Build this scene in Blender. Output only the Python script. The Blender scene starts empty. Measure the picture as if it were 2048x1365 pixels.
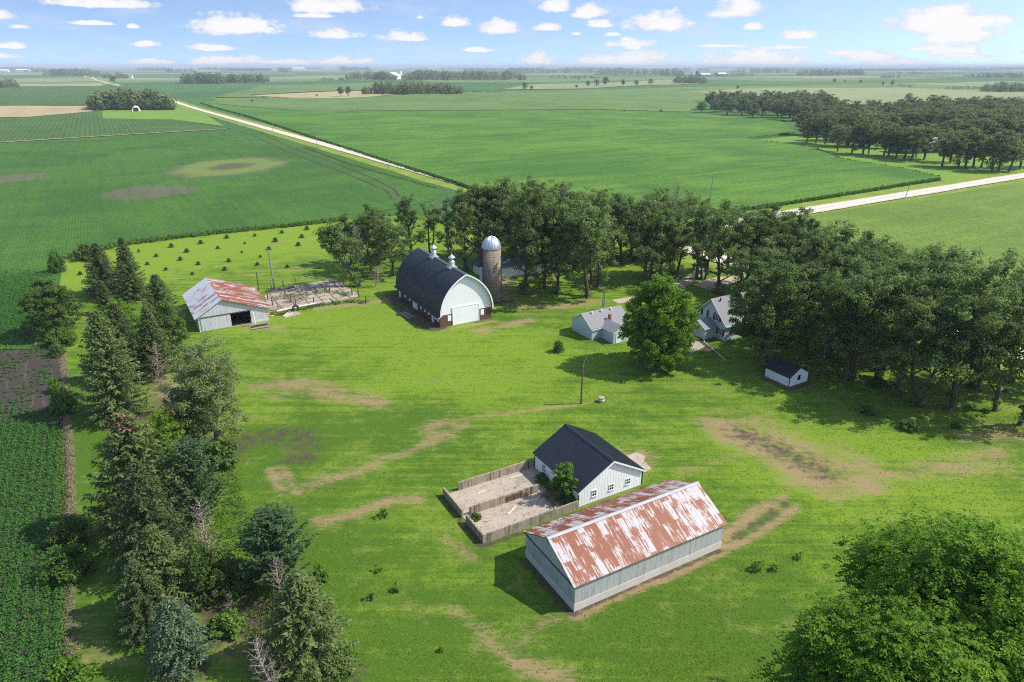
import bpy, bmesh, math, random
import numpy as np
from mathutils import Vector, Matrix

# ------------------------------------------------------------------ camera, sky, sun, exposure
scene = bpy.context.scene
COL = scene.collection
CAM_H, FPX, CX, CY, HZ = 42.0, 1365.0, 1024.0, 682.5, 133.0
TH = math.atan((CY - HZ) / FPX)
SN, CS = math.sin(TH), math.cos(TH)
cam_data = bpy.data.cameras.new('camera')
cam = bpy.data.objects.new('camera', cam_data)
COL.objects.link(cam)
cam.location = (0, 0, CAM_H)
cam.rotation_euler = (math.pi / 2 - TH, 0, 0)
cam_data.sensor_width = 36.0
cam_data.lens = FPX / 2048 * 36.0
cam_data.clip_start = 0.5
cam_data.clip_end = 90000
scene.camera = cam

SUN_EL, SUN_AZ = math.radians(47), math.radians(87)
sun_data = bpy.data.lights.new('sun', 'SUN')
sun_data.energy = 3.4
sun_data.angle = math.radians(0.5)
sun_data.color = (1.0, 0.955, 0.88)
sun = bpy.data.objects.new('sun', sun_data)
COL.objects.link(sun)
sd = Vector((math.sin(SUN_AZ) * math.cos(SUN_EL), math.cos(SUN_AZ) * math.cos(SUN_EL), math.sin(SUN_EL)))
sun.rotation_euler = (-sd).to_track_quat('-Z', 'Y').to_euler()
sun.location = (60, 20, 80)
scene.view_settings.view_transform = 'Standard'
scene.view_settings.look = 'None'
scene.view_settings.exposure = 0.72
scene.view_settings.gamma = 1.0
scene.cycles.max_bounces = 6
scene.cycles.diffuse_bounces = 4
scene.cycles.transmission_bounces = 4
scene.cycles.transparent_max_bounces = 4
scene.cycles.use_denoising = False
scene.cycles.filter_width = 1.1


class NT:
    """small node-tree writer"""
    def __init__(self, tree):
        self.t = tree
        tree.nodes.clear()

    def n(self, kind, **kw):
        nd = self.t.nodes.new(kind)
        for k, v in kw.items():
            setattr(nd, k, v)
        return nd

    def put(self, sock, v):
        if isinstance(v, bpy.types.NodeSocket):
            self.t.links.new(v, sock)
        elif v is not None:
            if hasattr(sock.default_value, '__len__') and not hasattr(v, '__len__'):
                v = (v,) * len(sock.default_value)
            if sock.type == 'RGBA' and len(v) == 3:
                v = (*v, 1)
            sock.default_value = v

    def math(self, op, a, b=None, c=None, clamp=False):
        nd = self.n('ShaderNodeMath', operation=op, use_clamp=clamp)
        for s, v in zip(nd.inputs, (a, b, c)):
            self.put(s, v)
        return nd.outputs[0]

    def vec(self, op, a, b=None, c=None):
        nd = self.n('ShaderNodeVectorMath', operation=op)
        for s, v in zip(nd.inputs, (a, b, c)):
            self.put(s, v)
        return nd.outputs['Value'] if op in ('LENGTH', 'DOT_PRODUCT') else nd.outputs[0]

    def smooth(self, x, lo, hi):
        nd = self.n('ShaderNodeMapRange', interpolation_type='SMOOTHSTEP')
        self.put(nd.inputs['Value'], x)
        nd.inputs['From Min'].default_value = lo
        nd.inputs['From Max'].default_value = hi
        return nd.outputs[0]

    def noise(self, vec, scale, detail=3, rough=0.55, dist=0.0):
        nd = self.n('ShaderNodeTexNoise')
        self.put(nd.inputs['Vector'], vec)
        nd.inputs['Scale'].default_value = scale
        nd.inputs['Detail'].default_value = detail
        nd.inputs['Roughness'].default_value = rough
        nd.inputs['Distortion'].default_value = dist
        return nd.outputs['Fac']

    def mix(self, f, a, b, blend='MIX'):
        nd = self.n('ShaderNodeMix', data_type='RGBA', blend_type=blend)
        self.put(nd.inputs[0], f)
        self.put(nd.inputs[6], a)
        self.put(nd.inputs[7], b)
        return nd.outputs[2]

    def mapping(self, vec, loc=(0, 0, 0), rot=(0, 0, 0), scale=(1, 1, 1)):
        nd = self.n('ShaderNodeMapping')
        self.put(nd.inputs['Vector'], vec)
        nd.inputs['Location'].default_value = loc
        nd.inputs['Rotation'].default_value = rot
        nd.inputs['Scale'].default_value = scale
        return nd.outputs[0]

    def sep(self, v):
        nd = self.n('ShaderNodeSeparateXYZ')
        self.put(nd.inputs[0], v)
        return nd.outputs

    def comb(self, x=0, y=0, z=0):
        nd = self.n('ShaderNodeCombineXYZ')
        for s, v in zip(nd.inputs, (x, y, z)):
            self.put(s, v)
        return nd.outputs[0]

    def obj(self):
        return self.n('ShaderNodeTexCoord').outputs['Object']

    def bump(self, h, strength=0.5, dist=0.1):
        nd = self.n('ShaderNodeBump')
        nd.inputs['Strength'].default_value = strength
        nd.inputs['Distance'].default_value = dist
        self.put(nd.inputs['Height'], h)
        return nd.outputs[0]


def build_sky():
    w = bpy.data.worlds.new('World')
    scene.world = w
    w.use_nodes = True
    T = NT(w.node_tree)
    g = T.n('ShaderNodeTexCoord').outputs['Generated']
    x, y, z = T.sep(g)
    # the clear air over the plain: the low band of the sky is read from higher up, so it stays blue
    zz = T.math('ADD', T.math('MULTIPLY', T.math('MAXIMUM', z, 0.0), 2.6), 0.19)
    sky = T.n('ShaderNodeTexSky', sky_type='NISHITA')
    sky.sun_disc = False
    sky.sun_elevation = SUN_EL
    sky.sun_rotation = SUN_AZ
    sky.air_density = 1.0
    sky.dust_density = 1.2
    sky.ozone_density = 1.2
    T.put(sky.inputs['Vector'], T.vec('NORMALIZE', T.comb(x, y, zz)))
    bg = T.n('ShaderNodeBackground')
    T.put(bg.inputs['Color'], sky.outputs[0])
    bg.inputs['Strength'].default_value = 0.15
    # fair-weather cumulus, each bank at its own bearing and height above the horizon
    az = T.math('ARCTAN2', x, y)
    el = T.math('ARCSINE', z)
    p0 = T.comb(az, el, 0)
    nz = T.noise(T.mapping(p0, scale=(1, 1.7, 1)), 55, 5, 0.62)
    nz2 = T.noise(T.mapping(p0, scale=(1, 2.2, 1)), 16, 4, 0.6)
    acc = None
    R = random.Random(5)
    banks = [(237,36,92,18),(20,58,32,18),(482,71,88,33),(205,66,42,6),(668,32,95,28),(640,46,50,8),(668,79,55,17),
             (812,84,60,15),(912,57,36,18),(995,67,50,26),(1107,29,38,22),(1178,40,42,23),(1198,59,30,13),(1095,65,38,13),
             (1312,62,78,30),(1262,94,62,13),(1455,42,58,30),(1495,67,23,12),(1590,83,42,15),(1862,70,104,42),(1900,91,72,25),
             (1905,110,54,17),(1075,126,48,24),(1250,126,112,26),(1505,126,140,26),(1735,121,62,16),(1790,131,75,13),
             (470,125,78,12),(690,126,76,13),(560,127,56,7),(305,127,46,8),(1850,106,22,8),(845,46,12,7),(1560,15,22,5),
             (1985,64,14,7),(60,74,18,7),(2046,112,12,6),(280,70,12,6),(1220,77,18,6),(1150,75,16,6),(560,6,60,8),
             (760,8,90,9),(1890,4,70,6),(120,-22,150,16),(900,-30,160,18),(1500,-34,150,20)]
    for k in range(16):
        banks.append((R.uniform(0, 2048), R.uniform(96, 130), R.uniform(22, 60), R.uniform(5, 11)))
    for (px, py, hw, hh) in banks:
        a = math.atan2((px - CX) / FPX, 1470.7 / FPX)
        e = math.atan2((HZ - py) / 1470.7, 1.0)
        wa, he = hw / 1500.0 * 1.12, hh / 1500.0 * 1.15
        q = T.vec('MULTIPLY_ADD', p0, (1 / wa, 1 / he, 1), (-a / wa, -e / he, 0))
        q2 = T.vec('MAXIMUM', q, T.vec('MULTIPLY', q, (-1, -3.2, 1)))
        ln = T.vec('LENGTH', q2)
        acc = ln if acc is None else T.math('MINIMUM', acc, ln)
    dens = T.math('ADD', T.math('SUBTRACT', 0.93, acc),
                  T.math('ADD', T.math('MULTIPLY', T.math('SUBTRACT', nz, 0.5), 1.25),
                         T.math('MULTIPLY', T.math('SUBTRACT', nz2, 0.5), 1.0)))
    cover = T.math('MULTIPLY', T.smooth(dens, 0.0, 0.40), 0.97)
    wisp = T.math('MULTIPLY', T.smooth(T.noise(T.mapping(p0, scale=(1, 4, 1)), 9, 5, 0.6), 0.46, 0.78), 0.5)
    cover = T.math('MAXIMUM', cover, wisp)
    bright = T.smooth(T.math('ADD', dens, T.math('MULTIPLY', T.math('SUBTRACT', nz2, 0.5), 0.8)), 0.05, 0.65)
    cc = T.mix(bright, (0.76, 0.80, 0.89), (1.0, 0.985, 0.98))
    cb = T.n('ShaderNodeBackground')
    T.put(cb.inputs['Color'], cc)
    cb.inputs['Strength'].default_value = 0.615
    mx = T.n('ShaderNodeMixShader')
    T.put(mx.inputs[0], cover)
    T.t.links.new(bg.outputs[0], mx.inputs[1])
    T.t.links.new(cb.outputs[0], mx.inputs[2])
    out = T.n('ShaderNodeOutputWorld')
    T.t.links.new(mx.outputs[0], out.inputs['Surface'])


build_sky()


# ------------------------------------------------------------------ the lie of the land
def terrain(x, y):
    x = np.asarray(x, float)
    y = np.asarray(y, float)
    d = np.hypot(x, y)
    f = np.clip((d - 330) / 700, 0, 1)
    f = f * f * (3 - 2 * f)
    g = np.clip((d - 2500) / 6000, 0, 1)
    z = f * (2.3 * np.sin(x / 131 + 0.9) * np.cos(y / 148 + 0.4) + 2.0 * np.sin(x / 263 - y / 210 + 1.3))
    z = z + g * (7 * np.sin(x / 900 + 1.0) * np.sin(y / 1250 + 0.3) + 5 * np.sin(x / 2100 + 2.0 + y / 3100))
    return z


def at(px, py, z=0.0):
    """the world point seen at a place in the photograph, on the ground or at a height above it"""
    u, v = (px - CX) / FPX, (py - CY) / FPX
    d = np.array([u, CS - v * SN, -SN - v * CS])
    if d[2] > -1e-4:
        d[2] = -1e-4
    t = (CAM_H - z) / -d[2]
    p = np.array([0, 0, CAM_H]) + d * t
    if math.hypot(p[0], p[1]) > 320:
        ts = np.geomspace(200, min(t * 2.5, 40000), 900)
        q = np.array([0, 0, CAM_H])[None] + d[None] * ts[:, None]
        hit = np.nonzero(q[:, 2] <= terrain(q[:, 0], q[:, 1]) + z)[0]
        p = q[hit[0]] if len(hit) else q[-1]
        p[2] = terrain(p[0], p[1]) + z
    return Vector(p)


def seen_at(p):
    q = (p[0], p[1], p[2] - CAM_H)
    zc = q[1] * CS - q[2] * SN
    return CX + FPX * q[0] / zc, CY + FPX * (-q[1] * SN - q[2] * CS) / zc


def height(bx, by, ty):
    b = at(bx, by)
    lo, hi = 0.0, 60.0
    for _ in range(40):
        m = (lo + hi) / 2
        if seen_at((b.x, b.y, b.z + m))[1] > ty:
            lo = m
        else:
            hi = m
    return lo


# ------------------------------------------------------------------ object helpers
def tag(o, label=None, cat=None, group=None, kind=None):
    if label:
        o['label'] = label
    if cat:
        o['category'] = cat
    if group:
        o['group'] = group
    if kind:
        o['kind'] = kind
    return o


def empty(name, loc, rz=0.0, label=None, cat=None, group=None):
    o = bpy.data.objects.new(name, None)
    o.empty_display_size = 0.3
    COL.objects.link(o)
    o.location = loc
    o.rotation_euler = (0, 0, rz)
    return tag(o, label, cat, group)


def link_mesh(name, me, parent=None):
    o = bpy.data.objects.new(name, me)
    COL.objects.link(o)
    if parent:
        o.parent = parent
    return o


def copy_tree(root, loc, rz, scale, label=None, group=None):
    c = root.copy()
    COL.objects.link(c)
    c.location, c.rotation_euler, c.scale = loc, (0, 0, rz), scale
    if label:
        c['label'] = label
    if group:
        c['group'] = group
    for ch in root.children:
        d = ch.copy()
        COL.objects.link(d)
        d.parent = c
        for g in ch.children:
            e = g.copy()
            COL.objects.link(e)
            e.parent = d
    return c


class MB:
    """collects polygons, then links them as one mesh object"""
    def __init__(self):
        self.v, self.f, self.m = [], [], []

    def add(self, vs, fs, mi=0):
        b = len(self.v)
        self.v += [tuple(p) for p in vs]
        self.f += [tuple(b + i for i in f) for f in fs]
        self.m += [mi] * len(fs)
        return self

    def box(self, x0, x1, y0, y1, z0, z1, mi=0):
        return self.add([(x0, y0, z0), (x1, y0, z0), (x1, y1, z0), (x0, y1, z0), (x0, y0, z1), (x1, y0, z1), (x1, y1, z1), (x0, y1, z1)],
                        [(3, 2, 1, 0), (4, 5, 6, 7), (0, 1, 5, 4), (1, 2, 6, 5), (2, 3, 7, 6), (3, 0, 4, 7)], mi)

    def obox(self, o, t, n, u0, u1, z0, z1, n0, n1, mi=0):
        """box on a wall: o origin, t along the wall, n outwards"""
        P = lambda u, z, d: (o[0] + t[0] * u + n[0] * d, o[1] + t[1] * u + n[1] * d, z)
        vs = [P(u0, z0, n0), P(u1, z0, n0), P(u1, z0, n1), P(u0, z0, n1), P(u0, z1, n0), P(u1, z1, n0), P(u1, z1, n1), P(u0, z1, n1)]
        return self.add(vs, [(3, 2, 1, 0), (4, 5, 6, 7), (0, 1, 5, 4), (1, 2, 6, 5), (2, 3, 7, 6), (3, 0, 4, 7)], mi)

    def slab(self, a, b, c, d, th, mi=0):
        """quad a-b-c-d thickened downwards"""
        a, b, c, d = map(Vector, (a, b, c, d))
        n = (b - a).cross(d - a).normalized()
        if n.z < 0:
            n = -n
        vs = [a, b, c, d] + [p - n * th for p in (a, b, c, d)]
        return self.add(vs, [(0, 1, 2, 3), (7, 6, 5, 4), (0, 4, 5, 1), (1, 5, 6, 2), (2, 6, 7, 3), (3, 7, 4, 0)], mi)

    def prism(self, prof, fn, l0, l1, mi=0):
        """profile (s, z) swept along l through fn(s, l, z)"""
        n = len(prof)
        vs = [fn(s, l0, z) for s, z in prof] + [fn(s, l1, z) for s, z in prof]
        fs = [tuple(range(n - 1, -1, -1)), tuple(range(n, 2 * n))] + [(i, (i + 1) % n, n + (i + 1) % n, n + i) for i in range(n)]
        return self.add(vs, fs, mi)

    def tube(self, pts, rad, sides=6, mi=0, cap=True):
        pts = [Vector(p) for p in pts]
        if not hasattr(rad, '__len__'):
            rad = [rad] * len(pts)
        b = len(self.v)
        for i, p in enumerate(pts):
            d = (pts[min(i + 1, len(pts) - 1)] - pts[max(i - 1, 0)]).normalized()
            u = d.cross(Vector((0, 0, 1)))
            u = Vector((1, 0, 0)) if u.length < 1e-3 else u.normalized()
            w = d.cross(u)
            for k in range(sides):
                a = 2 * math.pi * k / sides
                self.v.append(tuple(p + (u * math.cos(a) + w * math.sin(a)) * rad[i]))
        for i in range(len(pts) - 1):
            for k in range(sides):
                k2 = (k + 1) % sides
                self.f.append((b + i * sides + k, b + i * sides + k2, b + (i + 1) * sides + k2, b + (i + 1) * sides + k))
                self.m.append(mi)
        if cap:
            e = b + (len(pts) - 1) * sides
            self.f += [tuple(b + k for k in range(sides - 1, -1, -1)), tuple(e + k for k in range(sides))]
            self.m += [mi, mi]
        return self

    def lathe(self, prof, x=0, y=0, sides=24, mi=0):
        """profile (r, z) from bottom to top"""
        b = len(self.v)
        for r, z in prof:
            for k in range(sides):
                a = 2 * math.pi * k / sides
                self.v.append((x + r * math.cos(a), y + r * math.sin(a), z))
        for i in range(len(prof) - 1):
            for k in range(sides):
                k2 = (k + 1) % sides
                self.f.append((b + i * sides + k, b + i * sides + k2, b + (i + 1) * sides + k2, b + (i + 1) * sides + k))
                self.m.append(mi)
        e = b + (len(prof) - 1) * sides
        self.f += [tuple(b + k for k in range(sides - 1, -1, -1)), tuple(e + k for k in range(sides))]
        self.m += [mi, mi]
        return self

    def mesh(self, name, mats, smooth=False):
        me = bpy.data.meshes.new(name)
        me.from_pydata(self.v, [], self.f)
        for m in (mats if isinstance(mats, (list, tuple)) else [mats]):
            me.materials.append(m)
        if len(me.materials) > 1:
            me.polygons.foreach_set('material_index', self.m)
        if smooth:
            me.shade_smooth()
        me.update()
        return me

    def build(self, name, mats, parent=None, smooth=False):
        return link_mesh(name, self.mesh(name, mats, smooth), parent)


# ------------------------------------------------------------------ materials
M = {}


def material(name):
    m = bpy.data.materials.new(name)
    m.use_nodes = True
    M[name] = m
    return m, NT(m.node_tree)


def finish(m, T, color, rough=0.8, normal=None, spec=0.3, metal=0.0, translucent=None):
    b = T.n('ShaderNodeBsdfPrincipled')
    T.put(b.inputs['Base Color'], color)
    T.put(b.inputs['Roughness'], rough)
    b.inputs['Specular IOR Level'].default_value = spec
    b.inputs['Metallic'].default_value = metal
    if normal is not None:
        T.put(b.inputs['Normal'], normal)
    sh = b.outputs[0]
    if translucent:
        tr = T.n('ShaderNodeBsdfTranslucent')
        T.put(tr.inputs['Color'], translucent[1])
        ms = T.n('ShaderNodeMixShader')
        ms.inputs[0].default_value = translucent[0]
        T.t.links.new(sh, ms.inputs[1])
        T.t.links.new(tr.outputs[0], ms.inputs[2])
        sh = ms.outputs[0]
    out = T.n('ShaderNodeOutputMaterial')
    T.t.links.new(sh, out.inputs['Surface'])
    return m


def plain(name, col, rough=0.7, var=0.25, scale=2.0, bump=0.0, spec=0.3, metal=0.0, stretch=(1, 1, 1)):
    m, T = material(name)
    o = T.mapping(T.obj(), scale=stretch)
    n = T.noise(o, scale, 5, 0.6)
    c = T.mix(n, tuple(k * (1 - var) for k in col), tuple(min(1, k * (1 + var)) for k in col))
    nm = T.bump(T.noise(o, scale * 6, 3), bump, 0.03) if bump else None
    return finish(m, T, c, rough, nm, spec, metal)


def leaf_mat(name, dark, light, trans=0.25, hue=0.12, spec=0.12, rough=0.6):
    """leaf colour varies from clump to clump and from tree to tree"""
    m, T = material(name)
    at_ = T.n('ShaderNodeAttribute', attribute_name='tint').outputs['Fac']
    rnd = T.n('ShaderNodeObjectInfo').outputs['Random']
    f = T.math('ADD', T.math('MULTIPLY', at_, 0.8), T.math('MULTIPLY', T.math('SUBTRACT', rnd, 0.5), 0.4), clamp=True)
    c = T.mix(f, dark, light)
    c = T.mix(T.math('MULTIPLY', T.math('FRACT', T.math('MULTIPLY', rnd, 7.3)), hue), c, (light[0] * 1.2, light[1] * 0.92, light[2] * 0.9))
    return finish(m, T, c, rough, None, spec, 0, (trans, c))


A_AZ = math.radians(30)          # the farm's grid: local x runs away to the right, local y away to the left


def row_vec(T):
    return T.mapping(T.obj(), rot=(0, 0, -A_AZ))


def make_materials():
    # --- mown grass with dead straw patches, bare soil and rank tufts
    m, T = material('lawn_grass')
    o = T.obj()
    dead = T.n('ShaderNodeAttribute', attribute_name='dead').outputs['Fac']
    soil = T.n('ShaderNodeAttribute', attribute_name='soil').outputs['Fac']
    lime = T.n('ShaderNodeAttribute', attribute_name='lime').outputs['Fac']
    n1 = T.noise(o, 0.045, 3, 0.55, 0.6)
    n2 = T.noise(o, 0.17, 4, 0.6, 0.8)
    n3 = T.noise(o, 0.9, 5, 0.68)
    n4 = T.noise(o, 3.4, 7, 0.82)
    mow = T.noise(T.mapping(o, rot=(0, 0, -math.radians(29)), scale=(0.05, 1.6, 1)), 0.9, 4, 0.65)
    n0 = T.noise(T.mapping(o, rot=(0, 0, 0.5), scale=(0.45, 1, 1)), 0.42, 4, 0.65, 0.4)
    f = T.math('ADD', T.math('MULTIPLY', n1, 0.8), T.math('ADD', T.math('MULTIPLY', n2, 0.9), T.math('MULTIPLY', mow, 0.9)))
    f = T.math('ADD', f, T.math('ADD', T.math('MULTIPLY', T.math('SUBTRACT', n3, 0.5), 0.9), T.math('MULTIPLY', T.math('SUBTRACT', n0, 0.5), 1.1)))
    f = T.math('ADD', f, T.math('MULTIPLY', T.math('SUBTRACT', lime, 0.35), 0.8))
    mow2 = T.noise(T.mapping(o, rot=(0, 0, -math.radians(121)), scale=(0.05, 1.2, 1)), 0.8, 4, 0.65)
    f = T.math('ADD', f, T.math('MULTIPLY', T.math('SUBTRACT', mow2, 0.5), 0.9))
    c = T.mix(T.smooth(f, 0.90, 1.70), (0.072, 0.148, 0.014), (0.185, 0.285, 0.022))
    thin = T.smooth(T.math('ADD', n2, T.math('ADD', T.math('MULTIPLY', T.math('SUBTRACT', n3, 0.5), 1.2), T.math('MULTIPLY', T.math('SUBTRACT', n0, 0.5), 0.8))), 0.55, 0.90)
    c = T.mix(T.math('MULTIPLY', thin, 0.6), c, (0.215, 0.215, 0.075))
    c = T.mix(T.math('MULTIPLY', T.smooth(n4, 0.50, 0.74), 0.30), c, (0.048, 0.100, 0.010))
    c = T.mix(T.math('MULTIPLY', T.smooth(n4, 0.48, 0.28), 0.5), c, (0.26, 0.32, 0.075))
    straw_n = T.noise(T.mapping(o, rot=(0, 0, -math.radians(25)), scale=(0.5, 2.2, 1)), 1.6, 5, 0.7)
    dv = T.math('ADD', T.math('MULTIPLY', T.math('SUBTRACT', straw_n, 0.5), 1.9), T.math('MULTIPLY', T.math('SUBTRACT', n0, 0.5), 1.5))
    dv = T.math('ADD', dv, T.math('MULTIPLY', T.math('SUBTRACT', n4, 0.5), 0.8))
    dm = T.math('MULTIPLY', T.smooth(T.math('ADD', dead, dv), 0.30, 1.10), T.smooth(dead, 0.02, 0.25))
    straw = T.mix(n4, (0.24, 0.148, 0.08), (0.44, 0.305, 0.18))
    c = T.mix(T.math('MULTIPLY', dm, 0.86), c, straw)
    sm = T.smooth(T.math('ADD', soil, T.math('MULTIPLY', T.math('SUBTRACT', n3, 0.5), 1.1)), 0.4, 0.75)
    c = T.mix(T.math('MULTIPLY', sm, 0.9), c, T.mix(n4, (0.045, 0.036, 0.028), (0.125, 0.095, 0.068)))
    hgt = T.math('ADD', T.math('MULTIPLY', n4, 0.6), T.noise(o, 22, 2))
    finish(m, T, c, 0.9, T.bump(hgt, 0.6, 0.12), 0.1)

    # --- the wide plain: a patchwork of far fields on the survey grid
    m, T = material('plain_fields')
    o = row_vec(T)
    w1 = T.noise(T.obj(), 0.0016, 2)
    ov = T.vec('ADD', o, T.comb(T.math('MULTIPLY', w1, 160), T.math('MULTIPLY', w1, 120), 0))
    x, y, z = T.sep(ov)
    iy = T.math('FLOOR', T.math('MULTIPLY', y, 1 / 390.0))
    ix = T.math('FLOOR', T.math('ADD', T.math('MULTIPLY', x, 1 / 800.0), T.math('MULTIPLY', iy, 0.37)))
    wn = T.n('ShaderNodeTexWhiteNoise', noise_dimensions='3D')
    T.put(wn.inputs['Vector'], T.comb(ix, iy, 3.0))
    r = wn.outputs['Value']
    ramp = T.n('ShaderNodeValToRGB')
    T.put(ramp.inputs[0], r)
    cr = ramp.color_ramp
    cr.interpolation = 'CONSTANT'
    cr.elements[0].color = (0.060, 0.150, 0.040, 1)
    cr.elements[1].position = 0.24
    cr.elements[1].color = (0.165, 0.225, 0.075, 1)
    for p, col in ((0.42, (0.045, 0.120, 0.045, 1)), (0.58, (0.28, 0.30, 0.13, 1)), (0.74, (0.085, 0.175, 0.045, 1)), (0.9, (0.38, 0.35, 0.19, 1))):
        e = cr.elements.new(p)
        e.color = col
    n = T.noise(o, 0.012, 5, 0.6)
    c = T.mix(T.math('MULTIPLY', n, 0.45), ramp.outputs[0], (0.11, 0.18, 0.045))
    st = T.noise(T.mapping(o, scale=(0.15, 1, 1)), 0.04, 4)
    c = T.mix(T.smooth(st, 0.5, 0.75), c, (0.055, 0.12, 0.03))
    finish(m, T, c, 0.95, None, 0.05)

    # --- road verge
    m, T = material('verge_grass')
    o = T.obj()
    n = T.noise(o, 0.12, 5, 0.65)
    n4 = T.noise(o, 1.2, 4, 0.7)
    c = T.mix(T.smooth(n, 0.3, 0.7), (0.13, 0.24, 0.025), (0.25, 0.31, 0.055))
    c = T.mix(T.math('MULTIPLY', T.smooth(n4, 0.45, 0.75), 0.7), c, (0.24, 0.21, 0.08))
    finish(m, T, c, 0.95, T.bump(n4, 0.5, 0.3), 0.05)

    # --- crops
    def crop(name, dark, mid, light, row=0.76, along='y', bump=0.8, patch=None, rowmix=0.10, big=0.02):
        m, T = material(name)
        o = row_vec(T)
        x, y, z = T.sep(o)
        s = x if along == 'y' else y
        st = (1, 0.06, 1) if along == 'y' else (0.06, 1, 1)
        n1 = T.noise(o, big, 5, 0.62, 0.5)
        n2 = T.noise(T.mapping(o, scale=st), 0.35, 4, 0.65)
        n3 = T.noise(o, 0.8, 6, 0.8)
        n5 = T.noise(T.mapping(o, rot=(0, 0, 0.35), scale=(0.25, 1, 1)), 0.10, 4, 0.6)
        rw = T.math('ADD', T.math('MULTIPLY', T.math('SINE', T.math('MULTIPLY', s, 2 * math.pi / row)), 0.5), 0.5)
        f = T.math('ADD', T.math('MULTIPLY', n1, 0.8), T.math('ADD', T.math('MULTIPLY', n2, 0.45), T.math('MULTIPLY', n5, 0.5)))
        c = T.mix(T.smooth(f, 0.70, 1.05), mid, light)
        c = T.mix(T.smooth(n3, 0.46, 0.70), c, dark)
        c = T.mix(T.math('MULTIPLY', T.math('SUBTRACT', 1.0, rw), rowmix), c, dark)
        if patch:
            for (cx, cy, rx, ry, rot, kind) in patch:
                q = T.mapping(T.vec('SUBTRACT', T.obj(), (cx, cy, 0)), rot=(0, 0, rot), scale=(1 / rx, 1 / ry, 0))
                d = T.math('ADD', T.vec('LENGTH', q), T.math('ADD', T.math('MULTIPLY', T.math('SUBTRACT', n3, 0.5), 0.5),
                                                            T.math('MULTIPLY', T.math('SUBTRACT', T.noise(o, 0.09, 3), 0.5), 0.55)))
                earth = T.mix(n3, (0.085, 0.068, 0.05), (0.20, 0.165, 0.115))
                if kind == 'ring':
                    c = T.mix(T.smooth(d, 1.02, 0.86), c, T.mix(0.45, earth, c))
                    c = T.mix(T.smooth(d, 0.90, 0.70), c, T.mix(n3, (0.10, 0.17, 0.03), (0.20, 0.24, 0.06)))
                    c = T.mix(T.math('MULTIPLY', T.smooth(d, 0.46, 0.2), 0.8), c, (0.085, 0.075, 0.05))
                else:
                    k = T.math('MULTIPLY', T.smooth(d, 1.0, 0.72), T.smooth(T.math('ADD', n2, T.math('MULTIPLY', n3, 0.5)), 0.42, 0.80) if kind == 'patchy' else 0.95)
                    k = T.math('MULTIPLY', k, 0.72)
                    c = T.mix(k, c, earth)
        h = T.math('ADD', T.math('MULTIPLY', rw, 0.12), T.math('ADD', n3, T.math('MULTIPLY', n2, 0.3)))
        return finish(m, T, c, 0.75, T.bump(h, bump, 0.35), 0.15)

    e1, e2, e3, e4 = at(461, 334), at(298, 385), at(18, 358), at(8, 520)
    crop('soybean_leaf_canopy', (0.024, 0.072, 0.010), (0.046, 0.122, 0.014), (0.078, 0.175, 0.018), patch=[
        (e1.x, e1.y, 26, 36, 0.3, 'ring'), (e2.x, e2.y, 17, 19, 0.5, 'patchy'), (e3.x, e3.y, 15, 16, 0.2, 'patchy')])
    crop('row_crop_far', (0.040, 0.085, 0.020), (0.064, 0.132, 0.026), (0.095, 0.175, 0.030), row=3.0, rowmix=0.6)
    crop('corn_canopy', (0.026, 0.088, 0.010), (0.062, 0.165, 0.014), (0.145, 0.275, 0.022), along='x', bump=1.0, big=0.014, rowmix=0.3)
    crop('corn_canopy_blue', (0.055, 0.115, 0.028), (0.098, 0.182, 0.038), (0.170, 0.250, 0.055), along='x', bump=0.7, big=0.01, rowmix=0.15)
    crop('bean_canopy_light', (0.070, 0.130, 0.014), (0.135, 0.220, 0.024), (0.200, 0.295, 0.034), along='x', bump=1.0, rowmix=0.45)
    crop('meadow_pale', (0.15, 0.20, 0.07), (0.21, 0.255, 0.095), (0.30, 0.315, 0.14), row=40, rowmix=0.1, bump=0.2)
    crop('stubble_tan', (0.27, 0.21, 0.10), (0.40, 0.31, 0.16), (0.46, 0.37, 0.20), row=30, rowmix=0.2, bump=0.2)
    crop('yard_lime', (0.10, 0.19, 0.025), (0.15, 0.27, 0.03), (0.19, 0.31, 0.04), row=30, rowmix=0.1, bump=0.2)

    # --- bare field soil with crop residue
    m, T = material('tilled_soil')
    o = row_vec(T)
    n = T.noise(o, 0.5, 5, 0.65)
    s = T.noise(T.mapping(o, scale=(1.4, 0.1, 1)), 1.2, 4, 0.6)
    c = T.mix(n, (0.040, 0.034, 0.030), (0.085, 0.072, 0.058))
    c = T.mix(T.math('MULTIPLY', T.smooth(s, 0.56, 0.70), 0.7), c, (0.19, 0.13, 0.085))
    finish(m, T, c, 0.95, T.bump(T.noise(o, 3, 4), 0.8, 0.1), 0.1)

    # --- roads, concrete
    m, T = material('gravel')
    o = T.obj()
    n = T.noise(o, 0.25, 5, 0.6)
    ac = T.math('ABSOLUTE', T.n('ShaderNodeAttribute', attribute_name='across').outputs['Fac'])
    c = T.mix(n, (0.46, 0.40, 0.32), (0.62, 0.56, 0.47))
    c = T.mix(T.math('MULTIPLY', T.smooth(T.math('ABSOLUTE', T.math('SUBTRACT', ac, 0.2)), 0.12, 0.03), 0.7), c, (0.72, 0.66, 0.56))
    c = T.mix(T.smooth(T.math('ADD', ac, T.math('MULTIPLY', T.math('SUBTRACT', n, 0.5), 0.35)), 0.40, 0.52), c, (0.27, 0.27, 0.11))
    finish(m, T, c, 0.95, T.bump(T.noise(o, 8, 3), 0.5, 0.05), 0.1)
    m, T = material('drive_gravel')
    o = T.obj()
    n = T.noise(o, 0.5, 5, 0.65)
    c = T.mix(n, (0.34, 0.27, 0.19), (0.56, 0.46, 0.35))
    finish(m, T, c, 0.95, None, 0.1)
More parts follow.
